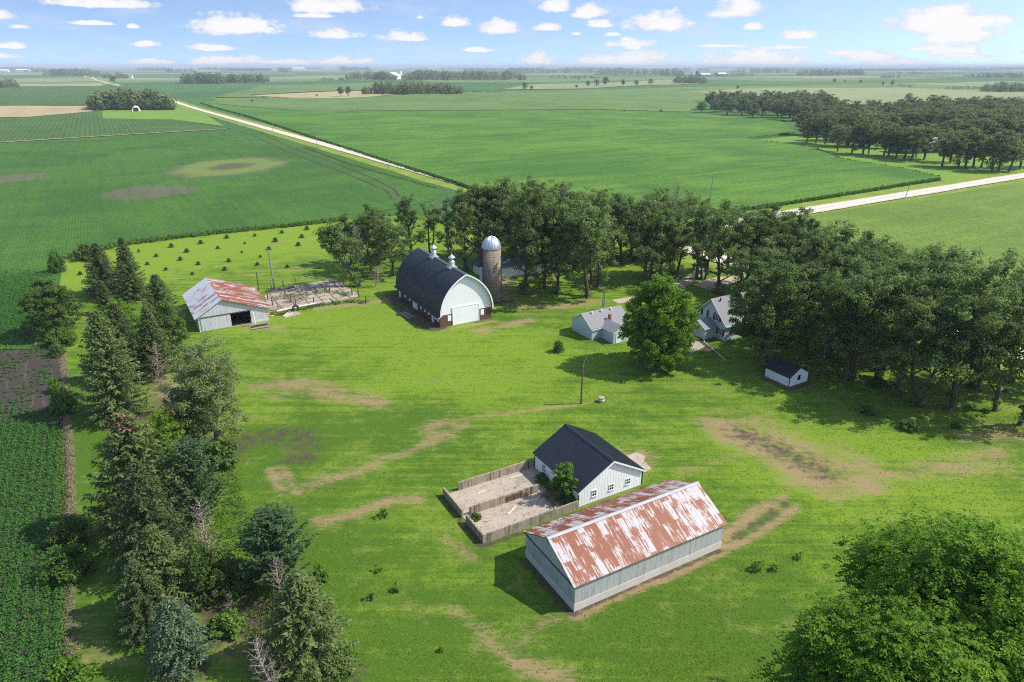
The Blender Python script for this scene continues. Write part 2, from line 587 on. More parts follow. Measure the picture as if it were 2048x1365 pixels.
    for nm, ca, cb, dirt in (('slab_concrete', (0.34, 0.275, 0.205), (0.53, 0.45, 0.36), (0.16, 0.12, 0.08)), ('wall_concrete', (0.30, 0.25, 0.18), (0.45, 0.38, 0.29), (0.115, 0.095, 0.06))):
        m, T = material(nm)
        o = T.obj()
        n = T.noise(o, 0.7, 6, 0.65)
        v = T.noise(T.mapping(o, scale=(1, 1, 0.18)), 3.5, 5, 0.7)
        c = T.mix(n, ca, cb)
        c = T.mix(T.math('MULTIPLY', T.smooth(v, 0.47, 0.68), 0.75 if nm[0] == 'w' else 0.3), c, dirt)
        c = T.mix(T.math('MULTIPLY', T.smooth(T.noise(o, 0.22, 4, 0.65), 0.5, 0.75), 0.6), c, dirt)
        x, y, z = T.sep(o)
        cr = T.noise(T.mapping(o, scale=(1, 1, 0)), 0.45, 3, 0.7, 1.6)
        c = T.mix(T.smooth(T.math('ABSOLUTE', T.math('SUBTRACT', cr, 0.5)), 0.012, 0.003), c, dirt)
        finish(m, T, c, 0.9, T.bump(T.noise(o, 9, 4), 0.4, 0.03), 0.2)

    m, T = material('corral_slab')
    o = row_vec(T)
    n = T.noise(o, 0.5, 6, 0.7)
    x, y, z = T.sep(o)
    gx = T.smooth(T.math('PINGPONG', T.math('ADD', x, T.math('MULTIPLY', n, 0.9)), 1.3), 0.22, 0.05)
    gy = T.smooth(T.math('PINGPONG', T.math('ADD', y, T.math('MULTIPLY', n, 0.9)), 1.1), 0.20, 0.05)
    c = T.mix(n, (0.30, 0.245, 0.185), (0.50, 0.42, 0.34))
    c = T.mix(T.math('MULTIPLY', T.math('MAXIMUM', gx, gy), 0.85), c, (0.10, 0.085, 0.05))
    c = T.mix(T.math('MULTIPLY', T.smooth(T.noise(o, 0.18, 4, 0.6), 0.48, 0.66), 0.75), c, (0.14, 0.105, 0.07))
    finish(m, T, c, 0.95, None, 0.1)
    # --- building skins
    def siding(name, col, pitch, axis_mix=(1, 1), depth=0.55, dirt=(0.4, 0.4, 0.36), dirty=0.15, rough=0.5):
        m, T = material(name)
        o = T.obj()
        x, y, z = T.sep(o)
        s = T.math('ADD', T.math('MULTIPLY', x, axis_mix[0]), T.math('MULTIPLY', y, axis_mix[1]))
        w = T.math('PINGPONG', s, pitch / 2)
        rib = T.smooth(w, 0.012, 0.035)
        n = T.noise(T.mapping(o, scale=(1, 1, 0.25)), 1.8, 5, 0.65)
        c = T.mix(T.math('MULTIPLY', T.smooth(n, 0.45, 0.75), dirty), col, dirt)
        c = T.mix(T.math('MULTIPLY', T.math('SUBTRACT', 1.0, rib), 0.35), c, tuple(k * 0.45 for k in col))
        return finish(m, T, c, rough, T.bump(rib, depth, 0.03), 0.4)

    siding('white_board', (0.90, 0.91, 0.94), 0.36, depth=0.35, dirty=0.07)
    siding('white_steel', (0.90, 0.91, 0.94), 0.30, depth=0.3, dirty=0.05)
    siding('blue_grey_lap', (0.50, 0.56, 0.62), 9.0, dirty=0.1)
    siding('galvanised_steel', (0.47, 0.475, 0.475), 0.66, depth=0.5, dirt=(0.28, 0.30, 0.29), dirty=0.75, rough=0.55)
    siding('galvanised_pale', (0.56, 0.57, 0.60), 0.62, depth=0.5, dirt=(0.33, 0.36, 0.37), dirty=0.6, rough=0.55)
    siding('far_grey_steel', (0.30, 0.36, 0.40), 1.0, dirty=0.2)

    def rusty(name, amount, rows, lift=1.0):
        m, T = material(name)
        o = T.obj()
        x, y, z = T.sep(o)
        pid = T.math('FLOOR', T.math('MULTIPLY', x if rows[0] == 'x' else y, 1 / 0.66))
        s = x if rows[0] == 'x' else y
        d = y if rows[0] == 'x' else x
        rid = T.math('FLOOR', T.math('ADD', T.math('MULTIPLY', d, 1 / rows[1]), T.math('MULTIPLY', pid, 0.5)))
        wn = T.n('ShaderNodeTexWhiteNoise', noise_dimensions='2D')
        T.put(wn.inputs['Vector'], T.comb(pid, rid, 0))
        wc = T.n('ShaderNodeTexWhiteNoise', noise_dimensions='1D')
        T.put(wc.inputs['W'], pid)
        sc = (1.0, 0.10, 0.10) if rows[0] == 'x' else (0.10, 1.0, 0.10)
        st = T.noise(T.mapping(o, scale=sc), 7.0, 6, 0.72)
        bl = T.noise(o, 0.55, 4, 0.6)
        f = T.math('ADD', T.math('MULTIPLY', wn.outputs['Value'], 0.26), T.math('ADD', T.math('MULTIPLY', wc.outputs['Value'], 0.16), T.math('ADD', T.math('MULTIPLY', st, 1.25), T.math('MULTIPLY', bl, 0.7))))
        k = T.smooth(f, amount - 0.03, amount + 0.06)
        rust = T.mix(T.noise(o, 2.2, 5, 0.7), (0.15, 0.038, 0.014), (0.30, 0.088, 0.032))
        galv = T.mix(T.noise(o, 1.3, 4), (0.36 * lift, 0.36 * lift, 0.375 * lift), (0.50 * lift, 0.50 * lift, 0.525 * lift))
        galv = T.mix(T.math('MULTIPLY', T.smooth(f, amount - 0.16, amount), 0.4), galv, (0.58, 0.40, 0.30))
        c = T.mix(k, galv, rust)
        seam = T.smooth(T.math('PINGPONG', s, 0.33), 0.02, 0.05)
        rib = T.math('PINGPONG', s, 0.0555)
        c = T.mix(T.math('MULTIPLY', T.math('SUBTRACT', 1.0, seam), 0.4), c, (0.16, 0.12, 0.10))
        return finish(m, T, c, 0.55, T.bump(rib, 0.35, 0.08), 0.35)

    rusty('rusty_roof', 1.135, ('x', 1.7))
    rusty('rusty_roof_old', 1.08, ('y', 2.2))
    rusty('galvanised_roof', 1.33, ('y', 2.2), 1.6)
    plain('black_steel', (0.026, 0.032, 0.048), 0.32, 0.2, 0.6, spec=0.5)
    plain('barn_black', (0.030, 0.034, 0.046), 0.55, 0.10, 0.3, spec=0.3)
    plain('grey_shingle', (0.26, 0.255, 0.26), 0.9, 0.22, 4.0, bump=0.3)
    plain('blue_shed_roof', (0.10, 0.125, 0.16), 0.6, 0.2, 1.0)
    plain('white_paint', (0.82, 0.83, 0.85), 0.5, 0.05, 1.0)
    plain('white_door', (0.90, 0.91, 0.93), 0.45, 0.06, 0.8)
    plain('trim_dark', (0.03, 0.022, 0.02), 0.6, 0.2)
    plain('rust_and_shade', (0.10, 0.045, 0.032), 0.8, 0.3)
    plain('glass_dark', (0.02, 0.025, 0.03), 0.08, 0.2, spec=0.6)
    plain('curtain_pane', (0.55, 0.54, 0.50), 0.3, 0.2, 3.0, spec=0.5)
    plain('shutter_red', (0.22, 0.045, 0.035), 0.6, 0.15)
    plain('foundation', (0.33, 0.27, 0.22), 0.9, 0.3)
    plain('pale_base_board', (0.62, 0.58, 0.53), 0.8, 0.2, 1.5, stretch=(1, 1, 0.3))
    plain('galvanised_metal', (0.60, 0.62, 0.65), 0.42, 0.15, 1.5, metal=0.55, spec=0.5)
    plain('wood_pole', (0.155, 0.115, 0.085), 0.9, 0.35, 3.0, stretch=(3, 3, 0.3))
    plain('weathered_wood', (0.30, 0.245, 0.19), 0.9, 0.35, 3.0)
    plain('pole_pale', (0.30, 0.26, 0.22), 0.9, 0.3, 3.0)
    plain('grey_metal', (0.35, 0.37, 0.39), 0.5, 0.2)
    plain('black_rubber', (0.02, 0.02, 0.02), 0.7, 0.3)
    plain('dark_inside', (0.03, 0.026, 0.022), 0.95, 0.3)
    plain('cap_grey', (0.42, 0.42, 0.43), 0.6, 0.25, 1.2)
    plain('brick_cap', (0.25, 0.10, 0.07), 0.9, 0.3, 5.0)
    plain('silo_rust', (0.11, 0.042, 0.03), 0.8, 0.35, 1.2, stretch=(1, 1, 0.3))
    plain('red_barn_paint', (0.36, 0.09, 0.06), 0.7, 0.2)
    plain('blue_silo', (0.05, 0.07, 0.11), 0.4, 0.2)
    plain('bark', (0.105, 0.083, 0.064), 0.95, 0.4, 2.5, bump=0.4, stretch=(2, 2, 0.35))
    plain('bark_pale', (0.26, 0.23, 0.19), 0.95, 0.3, 2.5, stretch=(2, 2, 0.35))
    plain('dead_wood', (0.30, 0.235, 0.20), 0.95, 0.25, 1.5)
    plain('dead_wood_grey', (0.24, 0.20, 0.17), 0.95, 0.25, 1.5)
    plain('straw_litter', (0.33, 0.25, 0.17), 0.95, 0.35, 2.0)
    plain('grey_litter', (0.26, 0.22, 0.175), 0.95, 0.4, 2.0)
    # brick plinth of the barn
    m, T = material('barn_brick')
    o = T.obj()
    x, y, z = T.sep(o)
    bt = T.n('ShaderNodeTexBrick')
    T.put(bt.inputs['Vector'], T.comb(T.math('ADD', x, y), z, 0))
    bt.inputs['Scale'].default_value = 1.0
    bt.inputs['Brick Width'].default_value = 0.42
    bt.inputs['Row Height'].default_value = 0.2
    bt.inputs['Mortar Size'].default_value = 0.018
    bt.inputs['Color1'].default_value = (0.16, 0.062, 0.045, 1)
    bt.inputs['Color2'].default_value = (0.085, 0.040, 0.032, 1)
    bt.inputs['Mortar'].default_value = (0.20, 0.16, 0.14, 1)
    finish(m, T, bt.outputs['Color'], 0.85, None, 0.2)
    # silo staves
    m, T = material('silo_stave')
    o = T.obj()
    x, y, z = T.sep(o)
    ang = T.math('MULTIPLY', T.math('ARCTAN2', y, x), 1.77)
    bt = T.n('ShaderNodeTexBrick')
    T.put(bt.inputs['Vector'], T.comb(z, ang, 0))
    bt.inputs['Scale'].default_value = 1.0
    bt.inputs['Brick Width'].default_value = 0.76
    bt.inputs['Row Height'].default_value = 0.26
    bt.inputs['Mortar Size'].default_value = 0.012
    bt.inputs['Color1'].default_value = (0.33, 0.26, 0.19, 1)
    bt.inputs['Color2'].default_value = (0.25, 0.195, 0.145, 1)
    bt.inputs['Mortar'].default_value = (0.15, 0.125, 0.10, 1)
    n = T.noise(T.mapping(o, scale=(1, 1, 0.25)), 1.2, 5, 0.7)
    c = T.mix(T.math('MULTIPLY', T.smooth(n, 0.57, 0.68), T.smooth(T.math('ABSOLUTE', T.math('SUBTRACT', z, 5.0)), 3.0, 5.0)), bt.outputs['Color'], (0.52, 0.44, 0.35))
    finish(m, T, c, 0.9, None, 0.2)
    # leaves
    leaf_mat('oak_leaf', (0.088, 0.15, 0.038), (0.28, 0.395, 0.118), 0.55)
    leaf_mat('oak_leaf_far', (0.085, 0.135, 0.045), (0.24, 0.315, 0.11), 0.45, 0.3)
    leaf_mat('maple_leaf', (0.135, 0.255, 0.022), (0.31, 0.46, 0.055), 0.5, 0.0)
    leaf_mat('walnut_leaf', (0.08, 0.195, 0.012), (0.255, 0.42, 0.042), 0.45, 0.0)
    leaf_mat('bright_leaf', (0.09, 0.21, 0.02), (0.21, 0.37, 0.045), 0.45, 0.05)
    leaf_mat('willow_leaf', (0.2, 0.265, 0.085), (0.38, 0.45, 0.19), 0.5, 0.0)
    leaf_mat('dark_leaf', (0.07, 0.13, 0.026), (0.19, 0.285, 0.066), 0.45, 0.1)
    leaf_mat('spruce_needle', (0.078, 0.13, 0.036), (0.24, 0.315, 0.095), 0.35, 0.1, 0.2, 0.6)
    leaf_mat('spruce_needle_dark', (0.06, 0.105, 0.036), (0.185, 0.25, 0.09), 0.35, 0.1, 0.2, 0.6)
    leaf_mat('blue_needle', (0.08, 0.13, 0.062), (0.205, 0.28, 0.15), 0.3, 0.0, 0.2, 0.6)
    leaf_mat('pine_needle', (0.058, 0.115, 0.042), (0.165, 0.245, 0.085), 0.35, 0.0, 0.2, 0.6)
    leaf_mat('brown_needle', (0.14, 0.085, 0.045), (0.30, 0.18, 0.10), 0.1, 0.0, 0.1, 0.8)
    leaf_mat('soy_leaf', (0.055, 0.165, 0.028), (0.13, 0.29, 0.062), 0.4, 0.0)
    leaf_mat('corn_leaf', (0.05, 0.14, 0.02), (0.13, 0.27, 0.036), 0.35, 0.0)
    leaf_mat('weed_leaf', (0.06, 0.13, 0.02), (0.15, 0.26, 0.04), 0.25, 0.1)
    leaf_mat('tuft_grass', (0.100, 0.190, 0.016), (0.225, 0.320, 0.034), 0.4, 0.0, 0.05, 0.8)
    leaf_mat('dry_grass', (0.3, 0.24, 0.15), (0.5, 0.42, 0.3), 0.3, 0.0, 0.1, 0.9)


make_materials()


# ------------------------------------------------------------------ ground sheets
def ground_mesh():
    na, rr = 900, np.concatenate([[0.5], np.geomspace(18, 36000, 210)])
    a = np.linspace(0, 2 * np.pi, na, endpoint=False)
    X = (rr[:, None] * np.sin(a)[None]).ravel()
    Y = (rr[:, None] * np.cos(a)[None]).ravel()
    Z = terrain(X, Y) - 0.02
    i, k = np.meshgrid(np.arange(len(rr) - 1), np.arange(na), indexing='ij')
    k2 = (k + 1) % na
    F = np.stack([i * na + k, (i + 1) * na + k, (i + 1) * na + k2, i * na + k2], -1).reshape(-1, 4)
    F = F[:, ::-1]
    return np_mesh('ground', np.stack([X, Y, Z], 1), F, [M['plain_fields']], smooth=True)


def np_mesh(name, V, F, mats, tint=None, smooth=False, mi=None, attrs=None):
    V = np.ascontiguousarray(V, np.float32)
    F = np.ascontiguousarray(F, np.int32)
    me = bpy.data.meshes.new(name)
    n, k = F.shape
    me.vertices.add(len(V))
    me.vertices.foreach_set('co', V.ravel())
    me.loops.add(n * k)
    me.loops.foreach_set('vertex_index', F.ravel())
    me.polygons.add(n)
    me.polygons.foreach_set('loop_start', np.arange(0, n * k, k, dtype=np.int32))
    me.polygons.foreach_set('loop_total', np.full(n, k, np.int32))
    for m in mats:
        me.materials.append(m)
    if mi is not None:
        me.polygons.foreach_set('material_index', np.ascontiguousarray(mi, np.int32))
    if tint is not None:
        a = me.attributes.new('tint', 'FLOAT', 'POINT')
        a.data.foreach_set('value', np.ascontiguousarray(tint, np.float32))
    for nm, val in (attrs or {}).items():
        a = me.attributes.new(nm, 'FLOAT', 'POINT')
        a.data.foreach_set('value', np.ascontiguousarray(val, np.float32))
    me.polygons.foreach_set('use_smooth', np.full(n, smooth, bool))
    me.update(calc_edges=True)
    me.validate()
    return me


def sheet(name, pts, mat, lift, step, label, skirt=False, world=False):
    """a flat-lying sheet cut to an outline and laid over the lie of the land"""
    P = [Vector(p) if world else at(*p) for p in pts]
    bm = bmesh.new()
    vs = [bm.verts.new((p.x, p.y, 0)) for p in P]
    f = bm.faces.new(vs)
    f.normal_update()
    if f.normal.z < 0:
        f.normal_flip()
    bmesh.ops.triangulate(bm, faces=bm.faces[:])
    xs, ys = [p.x for p in P], [p.y for p in P]
    for ax, lo, hi in ((0, min(xs), max(xs)), (1, min(ys), max(ys))):
        n = int((hi - lo) / step)
        for i in range(1, n + 1):
            co = [0, 0, 0]
            no = [0, 0, 0]
            co[ax], no[ax] = lo + i * (hi - lo) / (n + 1), 1
            bmesh.ops.bisect_plane(bm, geom=bm.verts[:] + bm.edges[:] + bm.faces[:], plane_co=co, plane_no=no)
    bm.normal_update()
    bmesh.ops.recalc_face_normals(bm, faces=bm.faces[:])
    if sum(f.normal.z for f in bm.faces) < 0:
        bmesh.ops.reverse_faces(bm, faces=bm.faces[:])
    co = np.array([v.co[:] for v in bm.verts])
    z = terrain(co[:, 0], co[:, 1]) + lift
    for v, zz in zip(bm.verts, z):
        v.co.z = zz
    if skirt:
        be = [e for e in bm.edges if e.is_boundary]
        ex = bmesh.ops.extrude_edge_only(bm, edges=be)
        for v in ex['geom']:
            if isinstance(v, bmesh.types.BMVert):
                v.co.z -= lift
    me = bpy.data.meshes.new(name)
    bm.to_mesh(me)
    bm.free()
    me.materials.append(M[mat])
    o = link_mesh(name, me)
    return tag(o, label, name.split('.')[0].replace('_', ' '), kind='structure')


def ribbon(name, pts, width, mat, lift, label, world=False, step=15):
    P = [Vector(p) if world else at(*p) for p in pts]
    Q = []
    for a, b in zip(P[:-1], P[1:]):
        n = max(1, int((b - a).length / step))
        Q += [a.lerp(b, i / n) for i in range(n)]
    Q.append(P[-1])
    V, F = [], []
    for i, p in enumerate(Q):
        d = (Q[min(i + 1, len(Q) - 1)] - Q[max(i - 1, 0)])
        d.z = 0
        d.normalize()
        nrm = Vector((-d.y, d.x, 0))
        w = width * (1 + 0.06 * math.sin(i * 1.7))
        for s in (-0.5, -0.17, 0.17, 0.5):
            q = p + nrm * w * s
            V.append((q.x, q.y, float(terrain(q.x, q.y)) + lift))
    for i in range(len(Q) - 1):
        for k in range(3):
            a = i * 4 + k
            F.append((a, a + 4, a + 5, a + 1))
    me = np_mesh(name, np.array(V), np.array(F)[:, ::-1], [M[mat]], attrs=dict(across=np.tile(np.array([-0.5, -0.17, 0.17, 0.5]), len(Q))))
    o = link_mesh(name, me)
    return tag(o, label, name.split('.')[0].replace('_', ' '), kind='structure')


tag(link_mesh('ground', ground_mesh()), 'wide flat plain of distant fields reaching the horizon', 'ground', kind='structure')

# the left and right gravel roads meet behind the grove
LX = Vector((36.6, 178.5, 0))
LD = Vector((-0.533, 0.846, 0)).normalized()
LD2 = Vector((0.475, -0.88, 0)).normalized()
RD = Vector((0.849, 0.528, 0)).normalized()
road_l = [LX + LD * t for t in (0, 300, 900, 2000, 3600)]
road_n = [LX, LX + LD2 * 60, LX + LD2 * 140]
road_r = [LX, LX + RD * 200, LX + RD * 700]


def seg_mask(X, Y, pts, w, soft):
    """1 on a drawn-out patch, fading to 0 over `soft` metres"""
    best = np.full(X.shape, 1e9)
    P = [at(*p) for p in pts]
    if len(P) == 1:
        P = P * 2
    for a, b in zip(P[:-1], P[1:]):
        ab = np.array([b.x - a.x, b.y - a.y])
        L = max(ab @ ab, 1e-9)
        t = np.clip(((X - a.x) * ab[0] + (Y - a.y) * ab[1]) / L, 0, 1)
        best = np.minimum(best, np.hypot(X - a.x - t * ab[0], Y - a.y - t * ab[1]))
    return np.clip(1 - (best - w * 0.6) / (soft * 1.7), 0, 1)


def build_lawn():
    st = 0.6
    xs, ys = np.arange(-118, 96, st), np.arange(20, 206, st)
    X, Y = np.meshgrid(xs, ys, indexing='ij')
    dead = np.zeros_like(X)
    soil = np.zeros_like(X)
    lime = np.full_like(X, 0.35)
    for pts, w, s, k in (
            ([(870, 850), (940, 836), (1040, 824), (1110, 815), (1200, 802)], 0.2, 0.55, 0.85),
            ([(605, 972), (680, 955), (760, 925), (830, 900), (880, 872), (930, 850)], 0.5, 1.2, 0.75),
            ([(865, 848), (925, 845)], 0.8, 1.2, 0.7), ([(860, 858), (900, 872)], 0.8, 1.2, 0.6),
            ([(515, 772), (600, 768), (680, 786), (755, 806)], 0.9, 2.0, 0.85), ([(560, 790), (700, 800)], 0.6, 2.0, 0.55),
            ([(640, 1046), (700, 1030), (770, 1005), (830, 996)], 0.3, 1.0, 0.9), ([(810, 1000), (830, 998)], 0.8, 0.9, 0.8),
            ([(1430, 848), (1490, 880), (1570, 930), (1660, 972), (1730, 968)], 1.4, 2.4, 0.95),
            ([(1690, 905), (1750, 940), (1770, 950)], 0.7, 1.6, 0.8), ([(1490, 850), (1560, 880), (1640, 915), (1700, 940)], 1.8, 3.4, 0.75),
            ([(1560, 960), (1680, 975), (1790, 952), (1850, 945)], 0.4, 1.4, 0.75),
            ([(1850, 940), (1930, 930), (1990, 905)], 0.6, 2.2, 0.8), ([(1940, 880), (2000, 862), (2060, 872)], 0.6, 2.6, 0.75),
            ([(1980, 930), (2060, 955)], 0.4, 2.0, 0.55),
            ([(1360, 940), (1420, 925), (1480, 912)], 0.3, 1.0, 0.6),
            ([(1440, 1082), (1470, 1058), (1510, 1022), (1570, 996)], 0.4, 0.8, 1.0),
            ([(1450, 1098), (1500, 1078), (1555, 1045), (1595, 1012)], 0.25, 0.6, 1.0), ([(1150, 1232), (1300, 1168), (1445, 1104)], 0.35, 0.45, 1.1),
            ([(960, 1260), (1010, 1320)], 0.15, 0.9, 0.8), ([(1035, 1330), (1070, 1335), (1130, 1362)], 0.5, 1.0, 0.85),
            ([(890, 1200), (960, 1262)], 0.1, 0.8, 0.65), ([(790, 1160), (860, 1270)], 0.1, 1.0, 0.5), ([(890, 1075), (950, 1120)], 0.2, 0.8, 0.7),
            ([(540, 940), (565, 985)], 0.45, 0.6, 0.95), ([(565, 935), (595, 985)], 0.35, 0.6, 0.9),
            ([(1085, 1250), (1110, 1235)], 0.3, 0.8, 0.6), ([(1020, 1300), (1080, 1255)], 0.2, 0.9, 0.55),
            ([(960, 660), (1010, 652), (1060, 640)], 0.5, 1.6, 0.9), ([(890, 662), (985, 643)], 0.3, 0.8, 0.8),
            ([(1010, 560), (1000, 600), (1050, 614), (1120, 616), (1190, 603)], 0.9, 1.8, 0.8), ([(1020, 575), (1080, 580)], 0.8, 2.0, 0.6),
            ([(500, 655), (560, 660)], 1.0, 1.6, 0.8), ([(550, 605), (640, 615), (790, 600)], 0.7, 1.6, 0.9),
            ([(1280, 905), (1300, 925)], 0.8, 1.0, 0.8), ([(1240, 905), (1290, 935)], 0.5, 0.8, 0.9),
            ([(1015, 545), (1100, 560)], 0.8, 2.0, 0.6), ([(280, 690), (340, 780), (350, 850)], 1.5, 3.0, 0.7),
            ([(190, 640), (230, 655)], 1.5, 3.0, 0.6), ([(420, 1180), (470, 1300)], 0.8, 2.0, 0.55), ([(160, 1240), (200, 1330)], 1.0, 2.5, 0.5)):
        dead = np.maximum(dead, k * seg_mask(X, Y, pts, w, s))
    for y0, x0, y1, x1 in ((520, 300, 492, 620), (541, 340, 512, 640), (560, 330, 530, 660), (478, 280, 458, 640), (500, 320, 476, 660), (554, 470, 535, 640), (494, 155, 478, 300)):
        dead = np.maximum(dead, 0.52 * seg_mask(X, Y, [(x0, y0), (x1, y1)], 0.2, 1.0))
    for pts, w, s, k in (
            ([(500, 880), (560, 868), (610, 880), (600, 915)], 1.6, 3.2, 0.62), ([(1480, 865), (1570, 905), (1650, 945)], 1.2, 3.6, 0.62),
            ([(1470, 1075), (1520, 1045), (1570, 1010)], 0.6, 0.7, 0.6), ([(1148, 1226), (1445, 1099)], 0.15, 0.35, 0.8), ([(1048, 1122), (1146, 1228)], 0.4, 0.5, 0.8),
            ([(800, 600), (830, 635), (868, 655)], 1.6, 1.6, 0.95), ([(790, 590), (840, 632)], 2.2, 1.8, 0.8), ([(966, 1094), (1290, 978)], 0.15, 0.4, 0.8), ([(885, 995), (962, 1092)], 0.4, 0.5, 0.75),
            ([(1528, 758), (1578, 780), (1618, 767)], 0.3, 0.6, 0.9), ([(1385, 680), (1420, 700)], 0.8, 1.4, 0.9), ([(345, 880), (450, 900)], 2.0, 3.0, 0.75),
            ([(300, 740), (345, 830)], 1.5, 2.0, 0.6), ([(440, 1200), (520, 1240), (590, 1230)], 1.4, 2.4, 0.8), ([(420, 1250), (560, 1340), (690, 1365)], 1.2, 2.4, 0.6),
            ([(330, 1300), (380, 1345)], 1.5, 2.0, 0.6), ([(245, 840), (330, 830)], 1.5, 2.5, 0.7), ([(985, 600), (1020, 605)], 0.8, 1.4, 0.7)):
        soil = np.maximum(soil, k * seg_mask(X, Y, pts, w, s))
    for pts, w, s, k in (([(150, 540), (400, 500), (660, 465)], 10, 16, 1.15), ([(560, 640), (700, 640), (800, 680), (900, 700)], 4, 14, 0.85), ([(1000, 700), (1100, 740)], 6, 12, 0.7),
                         ([(860, 760), (980, 760)], 5, 10, 0.75), ([(1500, 880), (1700, 890), (1900, 900)], 2, 6, 0.7), ([(1600, 960), (1950, 1000)], 3, 8, 0.7), ([(980, 480), (1250, 500)], 10, 14, 1.1)):
        lime = np.maximum(lime, k * seg_mask(X, Y, pts, w, s))
    for pts, w, s in (([(560, 900), (700, 880), (830, 860)], 5, 6), ([(1200, 1290), (1500, 1250)], 4, 8), ([(150, 760), (170, 1100), (175, 1365)], 3, 3), ([(560, 1050), (700, 1200), (800, 1365)], 4, 5)):
        lime -= 0.42 * seg_mask(X, Y, pts, w, s)
    nx, ny = X.shape
    i, j = np.meshgrid(np.arange(nx - 1), np.arange(ny - 1), indexing='ij')
    F = np.stack([i * ny + j, (i + 1) * ny + j, (i + 1) * ny + j + 1, i * ny + j + 1], -1).reshape(-1, 4)
    Z = 0.012 + 0.05 * np.sin(X / 7.3 + 1) * np.cos(Y / 6.1) * 0
    V = np.stack([X.ravel(), Y.ravel(), Z.ravel()], 1)
    # short standing tufts over the near lawn, thin where the grass is dead or worn
    rng = np.random.default_rng(21)
    n = 260000
    yy = 30 + 95 * rng.random(n) ** 1.35
    xx = rng.uniform(-0.66, 0.86, n) * (yy + 6)
    gi = np.clip(((xx - xs[0]) / st).round().astype(int), 0, len(xs) - 1)
    gj = np.clip(((yy - ys[0]) / st).round().astype(int), 0, len(ys) - 1)
    wear = np.clip(dead[gi, gj] * 1.1 + soil[gi, gj], 0, 1)
    pat = np.sin(xx * 0.21 + 1.3 * np.sin(yy * 0.13)) * np.sin(yy * 0.17 + 1.1 * np.sin(xx * 0.09)) + 0.8 * np.sin(xx * 0.9 + yy * 1.1 + 2 * np.sin(yy * 0.4)) * np.sin(yy * 0.8 - xx * 0.5)
    keep = rng.random(n) < (1 - 0.9 * wear) * np.clip(0.62 + 0.16 * pat, 0.2, 1)
    xx, yy = xx[keep], yy[keep]
    u0, v0 = (xx - 5.15) * 0.872 + (yy - 44.16) * 0.489, -(xx - 5.15) * 0.489 + (yy - 44.16) * 0.872
    out = ~((u0 > -0.3) & (u0 < 16.9) & (v0 > -0.3) & (v0 < 8.2))
    for (cx, cy, rot, w, l) in ((6.76, 58.46, 29.6, 8.4, 8.6), (-2.75, 52.85, 29.8, 11.1, 9.3)):
        ca, sa = math.cos(math.radians(rot)), math.sin(math.radians(rot))
        u0, v0 = (xx - cx) * ca + (yy - cy) * sa, -(xx - cx) * sa + (yy - cy) * ca
        out &= ~((u0 > -0.2) & (u0 < w) & (v0 > -0.2) & (v0 < l))
    xx, yy = xx[out], yy[out]
    n = len(xx)
    az = rng.random(n) * 6.283
    s = rng.uniform(0.05, 0.11, n)
    h = rng.uniform(0.02, 0.05, n)
    lx, ly = rng.normal(size=n) * 0.07, rng.normal(size=n) * 0.07
    ca, sa = np.cos(az) * s, np.sin(az) * s
    z0 = np.full(n, 0.008)
    Q = np.stack([np.stack([xx - ca, yy - sa, z0], 1), np.stack([xx + ca, yy + sa, z0], 1), np.stack([xx + ca * 0.7 + lx, yy + sa * 0.7 + ly, h], 1), np.stack([xx - ca * 0.7 + lx, yy - sa * 0.7 + ly, h], 1)], 1).reshape(-1, 3)
    g = np_mesh('grass', Q, np.arange(4 * n).reshape(-1, 4), [M['tuft_grass']], tint=np.repeat(rng.random(n), 4))
    tag(link_mesh('grass', g), 'short uneven tufts of lawn grass standing over the near yard', 'grass', kind='stuff')
    me = np_mesh('lawn', V, F, [M['lawn_grass']], attrs=dict(dead=dead.ravel(), soil=soil.ravel(), lime=lime.ravel()))
    tag(link_mesh('lawn', me), 'bright green mown farmyard grass with worn straw coloured patches', 'lawn', kind='structure')


build_lawn()


